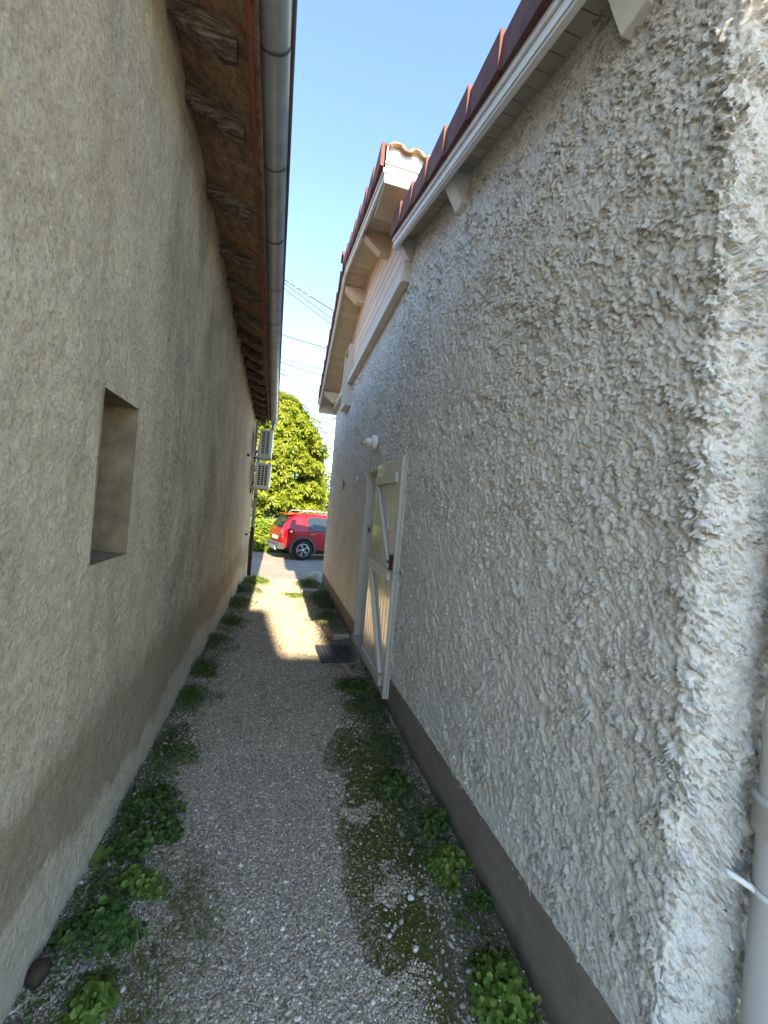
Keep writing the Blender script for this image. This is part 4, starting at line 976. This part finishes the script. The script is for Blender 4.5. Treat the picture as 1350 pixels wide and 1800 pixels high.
# dead leaves, a few twigs
for k, (x, y, a) in enumerate(((-.02, 1.43, .4), (.33, 2.3, 1.9), (-.3, 2.9, 2.8), (.5, 3.1, .9))):
    z = float(ground_z(x, y))+.014
    o = MB().tube([(x, y, z), (x+.012*math.cos(a), y+.012*math.sin(a), z+.003), (x+.024*math.cos(a+.3), y+.024*math.sin(a+.3), z)], [.002, .004, .0012], 6).build('dry_twig', M['drystem'])
    tag(o, ['short tan twig on the gravel close to the camera', 'short tan twig on the gravel left of the moss', 'short tan twig near the white-flowered cushion weed', 'short tan twig on the gravel before the shutter'][k], 'twig', 'dry twigs on the gravel')

# ------------------------------------------------------------------ hedge, tree and background planting
def crown(name, centers, radii, per, size, mat, parent, seed, palmate=True):
    g = np.random.default_rng(seed); pos = []; nr = []; 
    for c_, r in zip(centers, radii):
        d = g.normal(size=(per, 3)); d /= np.linalg.norm(d, axis=1, keepdims=True)
        p = c_+d*r*g.uniform(.45, 1.0, (per, 1))*np.array([1, 1, .62]); pos.append(p); nr.append(d*.6+np.array([0, -.1, .75])+g.normal(0, .3, (per, 3)))
    pos = np.concatenate(pos); nr = np.concatenate(nr); n = len(pos)
    nr /= np.linalg.norm(nr, axis=1, keepdims=True)
    t0 = g.normal(size=(n, 3)); t0 -= (t0*nr).sum(1, keepdims=True)*nr; t0 /= np.linalg.norm(t0, axis=1, keepdims=True); b0 = np.cross(nr, t0)
    sz = size*g.uniform(.65, 1.25, n)
    Vs = []
    angs = [R(a) for a in ((-100, -50, 0, 50, 100) if palmate else (0,))]
    for a in angs:
        l = 1.0 if a == 0 else (.9 if abs(a) < 1 else .65)
        ax = t0*math.cos(a)+b0*math.sin(a); bx = np.cross(nr, ax); s = sz[:, None]*l; wd = .17 if palmate else .26
        q_ = [pos, pos+ax*s*.6+bx*s*wd-nr*s*.02, pos+ax*s-nr*s*.28, pos+ax*s*.6-bx*s*wd-nr*s*.02]
        Vs.append(np.stack(q_, 1))
    V_ = np.stack(Vs, 1).reshape(-1, 3); Fq_ = np.arange(len(V_)).reshape(-1, 4)
    return npmesh(name, V_, Fq_, M[mat], parent)
def tree(loc, trunk_h, limbs, lab, mat, centers, radii, per, size, seed, palmate, tr=.22):
    t_ = empty('tree', loc); tag(t_, lab, 'tree')
    mb = MB(); mb.tube([(0, 0, 0), (.05, 0, trunk_h*.5), (0, .05, trunk_h)], [tr, tr*.8, tr*.6], 10)
    for l_ in limbs: mb.tube([(0, .05, trunk_h*.8), (l_[0]*.5, l_[1]*.5, trunk_h+(l_[2]-trunk_h)*.45), tuple(l_)], [tr*.45, tr*.3, tr*.1], 7)
    mb.build('trunk', M['bark'], t_)
    crown('crown', centers, radii, per, size, mat, t_, seed, palmate); return t_
# big horse chestnut: clump centres on the skin of an egg shape plus drooping tiers
g = np.random.default_rng(5); cs = []; rs = []
for k in range(330):
    u = g.uniform(-.75, 1); th = g.uniform(0, 2*math.pi); rr = math.sqrt(max(0, 1-u*u)) if u > -.2 else 1.0
    prof = 2.95*rr**.8*(1-.18*max(0, u)); jr = g.uniform(.78, 1.04)
    cs.append((prof*jr*math.cos(th), prof*jr*math.sin(th), 3.9+3.15*u+g.uniform(-.15, .15)-(.2*jr))); rs.append(g.uniform(.42, .72))
for k in range(70): cs.append((g.normal(0, 1.2), g.normal(0, 1.2), g.uniform(2.0, 5.5))); rs.append(.8)
TX, TY = -1.05, 19.3; TG = gzf(0, TY)
tree((TX, TY, TG), 2.2, [(1.6, -.5, 4.2), (-1.5, .3, 4.5), (.2, 1.4, 4.6), (.3, -1.5, 3.6), (0, 0, 6.2), (2.0, .6, 3.2)], 'tall sunlit yellow-green tree with palmate leaves behind the red car', 'chestnut', np.array(cs), rs, 46, .27, 21, True, .26)
g = np.random.default_rng(8)
def ball(nc, rx, ry, rz, zc, g, r=(.35, .6)):
    c_ = []; r2 = []
    for k in range(nc):
        d = g.normal(size=3); d /= np.linalg.norm(d); f = g.uniform(.5, 1)
        c_.append((d[0]*rx*f, d[1]*ry*f, zc+d[2]*rz*f)); r2.append(g.uniform(*r))
    return np.array(c_), r2
c_, r2 = ball(90, 1.7, 1.4, 1.5, 2.9, g)
tree((2.9, 22.5, gzf(0, 22)), 1.6, [(.8, 0, 3), (-.8, 0, 3.2)], 'darker bushy tree at the right of the sunlit tree, by the house corner', 'darkleaf', c_, r2, 60, .16, 31, False, .14)
c_, r2 = ball(80, 2.2, 1.0, 1.05, 1.35, g)
tree((-1.9, 17.2, gzf(0, 17)), .7, [(.8, 0, 1.4), (-.8, 0, 1.5)], 'dark shrub in shade between the hedge and the tall tree', 'darkleaf', c_, r2, 60, .15, 33, False, .08)
c_, r2 = ball(80, 2.4, .9, .85, 1.1, g)
tree((2.2, 17.6, gzf(0, 17)), .6, [(.8, 0, 1.2), (-.8, 0, 1.2)], 'yellow-green leafy shrub rising behind the roof of the red car', 'chestnut', c_, r2, 60, .17, 35, False, .08)
# hedge
def hedge(x0, x1, y0, y1, z0, h_, n, size, lab, seed):
    g = np.random.default_rng(seed); t_ = empty('hedge', ((x0+x1)/2, (y0+y1)/2, z0)); tag(t_, lab, 'hedge')
    pos = np.stack([g.uniform(x0, x1, n), g.uniform(y0, y1, n), g.uniform(.03, h_, n)], -1)
    pos[:, 2] += .10*fbm(pos[:, 0]*1.5, pos[:, 1]*1.5, seed, 3); f = g.random(n) < .62
    pos[f, 1] = y0+g.normal(0, .05, f.sum())+.12*fbm(pos[f, 0]*2.2, pos[f, 2]*2.2, seed+4, 3)
    nr = np.stack([g.normal(0, .45, n), g.normal(-.55, .4, n), g.normal(.55, .4, n)], -1)
    V_, fcs = scatter_leaves(pos-np.array([(x0+x1)/2, (y0+y1)/2, 0]), nr, size*g.uniform(.6, 1.3, n), 'oval', .2, seed)
    npmesh('foliage', V_, fcs, M['laurel'], t_)
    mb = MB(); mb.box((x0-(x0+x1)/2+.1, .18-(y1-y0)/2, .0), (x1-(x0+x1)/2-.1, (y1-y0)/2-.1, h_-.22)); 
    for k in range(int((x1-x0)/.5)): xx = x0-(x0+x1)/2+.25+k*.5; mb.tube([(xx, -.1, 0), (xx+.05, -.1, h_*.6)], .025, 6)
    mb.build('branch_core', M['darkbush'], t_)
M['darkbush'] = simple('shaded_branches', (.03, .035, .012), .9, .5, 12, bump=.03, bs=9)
hedge(-3.2, 1.2, 15.2, 16.2, gzf(0, 15.5), 1.18, 9000, .13, 'clipped bright green laurel hedge left of the red car', 3)

# ------------------------------------------------------------------ the red car
def build_car():
    t_ = empty('parked_car', (0, 0, 0)); tag(t_, 'red five-door hatchback with grey wheel-arch trim parked beyond the passage', 'car')
    t = NT('red_car_paint'); t.color((.36, .006, .013)).rough(.35); t.b.inputs['Coat Weight'].default_value = 1; t.b.inputs['Coat Roughness'].default_value = .05; red = t.m
    glass = NT('car_glass'); glass.color((.02, .03, .03)).rough(.04); glass.b.inputs['Specular IOR Level'].default_value = .9; glass = glass.m
    grey = simple('grey_trim', (.07, .07, .072), .55, .1, 5, bump=.0004); black = simple('tyre', (.018, .018, .018), .8, .2, 20)
    alloy = simple('alloy', (.55, .56, .57), .3, .05, 5, metal=.85, bump=0); silver = simple('roof_rail_silver', (.30, .30, .31), .4, .05, 4, metal=.5, bump=0)
    lamp = NT('tail_lamp_red'); lamp.color((.35, .004, .006)).rough(.1); lamp = lamp.m; clear = NT('lamp_clear'); clear.color((.8, .6, .55)).rough(.1); clear = clear.m
    # car frame: x forward (rear axle at 0), y left(+) right(-), near side is -y ; wheelbase 2.59
    # body cross-sections along x : (x, half width low, half width belt, half width roof, z_sill, z_belt, z_top)
    secs = [(-.70, .70, .74, .60, .50, .72, .93), (-.66, .80, .83, .66, .34, .76, 1.02), (-.52, .855, .865, .62, .32, .90, 1.24), (-.36, .865, .87, .60, .33, .96, 1.44), (-.15, .87, .87, .60, .30, .975, 1.525),
            (.35, .87, .87, .605, .24, .97, 1.555), (.9, .87, .87, .61, .22, .955, 1.555), (1.35, .87, .87, .60, .22, .945, 1.53), (1.75, .87, .87, .58, .22, .94, 1.43), (2.2, .87, .865, .66, .22, .94, 1.13), (2.45, .865, .85, .70, .24, .93, 1.0), (3.0, .85, .82, .66, .26, .86, .92), (3.3, .76, .74, .6, .32, .74, .80), (3.38, .6, .6, .5, .42, .6, .66)]
    vs = []
    for (x, a, b, c_, z0, z1, z2) in secs:
        ring = [(a*.93, z0), (a, z0+.10), ((a+b)/2+.008, (z0+z1)/2), (b, z1-.05), (b-.02, z1+.0), ((b*.35+c_*.65), z1+(z2-z1)*.62), (c_+.01, z2-.07), (c_*.86, z2-.018), (0, z2+.01)]
        for (yy, zz) in ring: vs.append((x, -yy, zz))
        for (yy, zz) in ring[-2::-1]: vs.append((x, yy, zz))
    n = 17; fs = []
    for i in range(len(secs)-1):
        for k in range(n-1): fs.append((i*n+k, i*n+k+1, (i+1)*n+k+1, (i+1)*n+k))
        fs.append((i*n+n-1, i*n, (i+1)*n, (i+1)*n+n-1))
    fs += [tuple(range(n)), tuple((len(secs)-1)*n+k for k in range(n))]
    body = MB().add(vs, fs, True).build('body', red, t_)
    md = body.modifiers.new('s', 'SUBSURF'); md.levels = 2; md.render_levels = 2
    # wheel arch cut-outs
    for sy in (-1, 1):
        for wx in (0, 2.59):
            cut = MB().lathe([(0, sy*.62), (.375, sy*.62), (.375, sy*1.0), (0, sy*1.0)], (wx, 0, .33), 1, 32, False).build('cutter', grey)
            cut.parent = t_
            b_ = body.modifiers.new('b', 'BOOLEAN'); b_.object = cut; b_.operation = 'DIFFERENCE'; b_.solver = 'EXACT'; cut['tmp'] = 1
            arch = MB(); vs_ = []; m = 20
            for k in range(m+1):
                a = R(-12+204*k/m)
                for (r, yy) in ((.372, .855), (.372, .893), (.44, .892), (.452, .868)): vs_.append((wx+r*math.cos(a), sy*yy, .33+r*math.sin(a)))
            f_ = [(k*4+j, k*4+j+1, (k+1)*4+j+1, (k+1)*4+j) for k in range(m) for j in range(3)]+[(k*4+3, k*4, (k+1)*4, (k+1)*4+3) for k in range(m)]
            arch.add(vs_, f_, True).build('wheel_arch', grey, t_)
            wl = empty('wheel', (wx, sy*.80, .33), 0, t_)
            ty = MB().lathe([(.215, -.09), (.30, -.10), (.325, -.08), (.33, 0), (.325, .08), (.30, .10), (.215, .095)], (0, 0, 0), 1, 36); ty.build('tyre', black, wl)
            rm = MB().lathe([(.214, -.085), (.222, -.085*sy*0+.085*sy), (.205, .078*sy), (.198, .02*sy), (.0, .015*sy)], (0, 0, 0), 1, 36); rm.build('rim', grey if False else simple('rim_well', (.06, .06, .06), .5, .1, 4, metal=.3, bump=0), wl)
            sp = MB()
            for k in range(5):
                a = 2*math.pi*k/5+.3+math.pi/2
                for da, wd in ((-.11, .028), (.11, .028)):
                    p0 = Vector((.045*math.cos(a), .085*sy, .045*math.sin(a))); p1 = Vector((.207*math.cos(a+da*1.6), .088*sy, .207*math.sin(a+da*1.6)))
                    sp.bar(p0, p1, wd, .02, (0, 1, 0))
            sp.lathe([(.0, .102*sy), (.05, .10*sy), (.055, .07*sy)], (0, 0, 0), 1, 20)
            sp.lathe([(.198, .093*sy), (.216, .093*sy), (.216, .07*sy)], (0, 0, 0), 1, 36)
            sp.build('spokes', alloy, wl)
            MB().lathe([(.0, .104*sy), (.022, .104*sy), (.024, .098*sy)], (0, 0, 0), 1, 14).build('hub_cap', silver, wl)
    # glazing, handles, trim: laid 3 mm outside the body, thin solids
    def ywin(z, b=.865, c_=.61, z1=.965, z2=1.52): return b+(c_-b)*((z-z1)/(z2-z1))**1.05*.93 if z > z1 else b
    def panel(pts, off, th, mat, name, sy):
        vs_ = [(x, sy*(ywin(z)+off), z) for x, z in pts]+[(x, sy*(ywin(z)+off-th), z) for x, z in pts]; m = len(pts)
        return MB().add(vs_, [tuple(range(m)), tuple(range(2*m-1, m-1, -1))]+[(k, (k+1) % m, (k+1) % m+m, k+m) for k in range(m)]).build(name, mat, t_)
    for sy in (-1, 1):
        panel([(.22, .99), (.98, .985), (1.02, 1.40), (.52, 1.43), (.22, 1.42), (.12, 1.30)], .022, .02, glass, 'rear_window', sy)
        panel([(1.10, .985), (2.05, .985), (1.62, 1.38), (1.13, 1.405)], .022, .02, glass, 'front_window', sy)
        panel([(.30, .42), (.86, .30), (2.1, .30), (2.1, .335), (.86, .335), (.36, .47)], .012, .02, grey, 'sill_trim', sy)
        for x0 in (.20, 1.16): MB().bar((x0, sy*.885, .86), (x0+.19, sy*.885, .87), .025, .032).build('door_handle', silver, t_, .005)
        # door gaps
        for pts in ([(1.04, .34), (1.052, .34), (1.052, 1.42), (1.04, 1.42)], [(.36, .62), (.372, .62), (.14, .97), (.128, .97)]): panel(pts, .0135, .006, grey, 'door_gap', sy)
        MB().tube([(-.10, sy*.60, 1.535), (0, sy*.60, 1.60), (.9, sy*.60, 1.625), (1.5, sy*.585, 1.57), (1.56, sy*.58, 1.53)], .018, 8).build('roof_rail', silver, t_)
        # rear lamp cluster wrapping the corner
        cl_ = MB(); prof = [(-.43, .69), (-.63, .70), (-.66, .80), (-.61, .97), (-.43, 1.03), (-.33, .98), (-.30, .88)]
        vs_ = []
        for (x, z) in prof:
            yy = np.interp(x, [-.70, -.66, -.52, -.36], [.74, .83, .867, .875])+.012
            vs_.append((x-.012, sy*yy, z))
        inner = [(-.60, sy*.66, .86)]
        cl_.add(vs_+[(x, sy*(.70), z) for x, z in prof], [tuple(range(7)), tuple(range(13, 6, -1))]+[(k, (k+1) % 7, (k+1) % 7+7, k+7) for k in range(7)])
        rl = cl_.build('tail_light', lamp, t_)
        MB().lathe([(0, sy*.895), (.045, sy*.89), (.055, sy*.86)], (-.43, 0, .93), 1, 16).build('indicator', clear, rl)
    # tailgate glass: slanted plate
    gz_ = [(-.64, .58, 1.03), (-.405, .53, 1.40)]
    a, b = gz_
    MB().hexa([(a[0]-.03, -a[1], a[2]), (a[0]-.03, a[1], a[2]), (a[0], a[1], a[2]), (a[0], -a[1], a[2]), (b[0]-.03, -b[1], b[2]), (b[0]-.03, b[1], b[2]), (b[0], b[1], b[2]), (b[0], -b[1], b[2])]).build('rear_screen', glass, t_, .01)
    MB().hexa([(-.50, -.52, 1.445), (-.50, .52, 1.445), (-.15, .56, 1.51), (-.15, -.56, 1.51), (-.50, -.50, 1.47), (-.50, .50, 1.47), (-.15, .54, 1.54), (-.15, -.54, 1.54)]).build('spoiler', red, t_, .01)
    MB().hexa([(-.79, -.62, .33), (-.79, .62, .33), (-.60, .80, .33), (-.60, -.80, .33), (-.765, -.66, .52), (-.765, .66, .52), (-.62, .84, .52), (-.62, -.84, .52)]).build('rear_bumper', grey, t_, .02)
    MB().hexa([(-.81, -.40, .30), (-.81, .40, .30), (-.74, .44, .26), (-.74, -.44, .26), (-.80, -.36, .42), (-.80, .36, .42), (-.78, .40, .42), (-.78, -.40, .42)]).build('skid_plate', silver, t_, .01)
    MB().box((-.725, -.26, .62), (-.705, .26, .73)).build('number_plate', simple('plate_white', (.6, .6, .58), .4, .03, 3, bump=0), t_)
    MB().box((-.3, -.75, .20), (3.1, .75, .34)).build('underbody', black, t_)
    # apply booleans
    dg = bpy.context.evaluated_depsgraph_get(); ev = body.evaluated_get(dg); me = bpy.data.meshes.new_from_object(ev)
    body.modifiers.clear(); body.data = me
    for o in [o for o in bpy.data.objects if 'tmp' in o]: bpy.data.objects.remove(o)
    return t_
car = build_car(); car.location = (.56, 13.15+.79, gzf(0, 13.2)-.0); car.rotation_euler.z = R(16)

# ------------------------------------------------------------------ overhead cables
cams = Vector((0, 0, CAM_H))
def pix(u, v, Y):
    d = F+RR*((u-675)/690)-UU*((v-900)/690); return cams+d*((Y-0)/d.y)
def cable(a, b, Y0, Y1, ext, r, lab, beads=0):
    A = pix(*a, Y0); B = pix(*b, Y1); D = B-A; A2 = A-D*ext; B2 = B+D*ext
    A, D = A2, B2-A2; n = 14; pts = [A+D*(i/n)+Vector((0, 0, -.15*math.sin(math.pi*i/n)+.15*math.sin(math.pi*.5)*1.0)) for i in range(n+1)]
    t_ = MB().tube(pts, r, 5)
    o = t_.build('cable', M['wire']); tag(o, lab, 'cable', 'overhead cables crossing the sky')
    if beads:
        for k in range(beads):
            p = A+D*((ext+.03+.12*k)/(1+2*ext))+Vector((0, 0, .0)); i = int((ext+.03+.12*k)/(1+2*ext)*n); p = pts[i].lerp(pts[i+1], ((ext+.03+.12*k)/(1+2*ext)*n)-i)
            bmb = MB().lathe([(.0, -.05), (.035, -.03), (.045, 0), (.03, .035), (0, .05)], (p.x, p.y, p.z), 2, 8); bo = bmb.build('cable_clamp', M['steel'], o)
cable((495, 489), (585, 546), 14, 14.5, 1.2, .02, 'topmost cable carrying small knobbly clamps between the two roofs', 5)
cable((495, 495), (583, 560), 14.6, 15, 1.2, .014, 'thin cable just below the one with clamps')
cable((497, 506), (581, 569), 15, 15.5, 1.2, .014, 'third cable from the top, close under the second')
cable((490, 587), (576, 613), 15, 15.6, 1.2, .018, 'single cable well clear below the upper trio')
cable((490, 627), (567, 651), 16, 16.5, 1.2, .014, 'faint cable just above the middle bunch')
cable((490, 636), (566, 661), 16, 16.5, 1.2, .018, 'darkest cable of the middle bunch')
cable((490, 648), (563, 679), 16, 17, 1.2, .012, 'thin cable under the darkest one')
cable((490, 655), (562, 687), 17, 17.5, 1.2, .014, 'upper of the two cables that fan apart to the right')
cable((490, 655), (560, 697), 17, 17.6, 1.2, .014, 'lower of the two cables that fan apart to the right')
A = Vector((XR, 8.36, 3.52)); B = pix(555, 737, 17.0)
pts = [A.lerp(B, i/10)+Vector((0, 0, -.10*math.sin(math.pi*i/10))) for i in range(11)]
tag(MB().tube(pts, .012, 5).build('cable', M['wire']), 'slack cable running from the far house corner into the tree', 'cable', 'overhead cables crossing the sky')

# ------------------------------------------------------------------ unseen block behind the camera, added and shaped to shade the passage
nb_ = empty('shade_house', (.7, -15, 0)); tag(nb_, 'unseen narrow stepped block behind the viewpoint, added to shade the passage', 'house')
SLP = 1/1.6683
def NB(mb, name, mat, bevel=0): o = mb.build(name, mat, bevel=bevel); o.parent = nb_; o.matrix_parent_inverse = world_inv(nb_); return o
M['cream_wall'] = simple('cream_render', (.74, .71, .64), .9, .1, 3, bump=.002, bs=40)  # kept pale so the added block also bounces light
YB = -14.0
hA = (4.30-YB)*SLP; hB = (6.25-YB)*SLP; hC = 11.75  # heights set by where the shade edges should fall
NB(MB().box((-.45, YB-5, -.1), (.71, YB, hB-.12)), 'main_shade_block', M['cream_wall']); NB(MB().box((-.55, YB-5, hB-.119), (.71, YB, hB)), 'main_shade_top', M['terra'])
NB(MB().prism([(.711, -.1), (.869, -.1), (.869, hA), (.711, hB)], 1, YB-5, YB), 'sloped_shade_block', M['cream_wall'])  # slanted top added only to slope the shade edge on the ground
NB(MB().box((.87, YB-5, -.1), (1.37, YB, hA-.12)), 'link', M['cream_wall']); NB(MB().box((.87, YB-5, hA-.119), (1.37, YB, hA)), 'low_shade_top', M['terra'])  # lower step added to let sun onto the nearer gravel
NB(MB().box((1.371, YB-5, -.1), (1.90, YB, hC-.12)), 'tall_shade_block', M['cream_wall']); NB(MB().box((1.371, YB-5, hC-.119), (1.94, YB, hC)), 'tall_shade_top', M['terra'])
for zz in (1.0, 4.0, 7.0):
    w_ = NB(MB().box((-.3, YB-.005, zz), (.55, YB+.03, zz+1.3)), 'window', M['whitepaint'])
    o = MB().box((-.22, YB+.031, zz+.08), (.47, YB+.034, zz+1.22)).build('pane', M['dark']); o.parent = w_; o.matrix_parent_inverse = world_inv(w_)
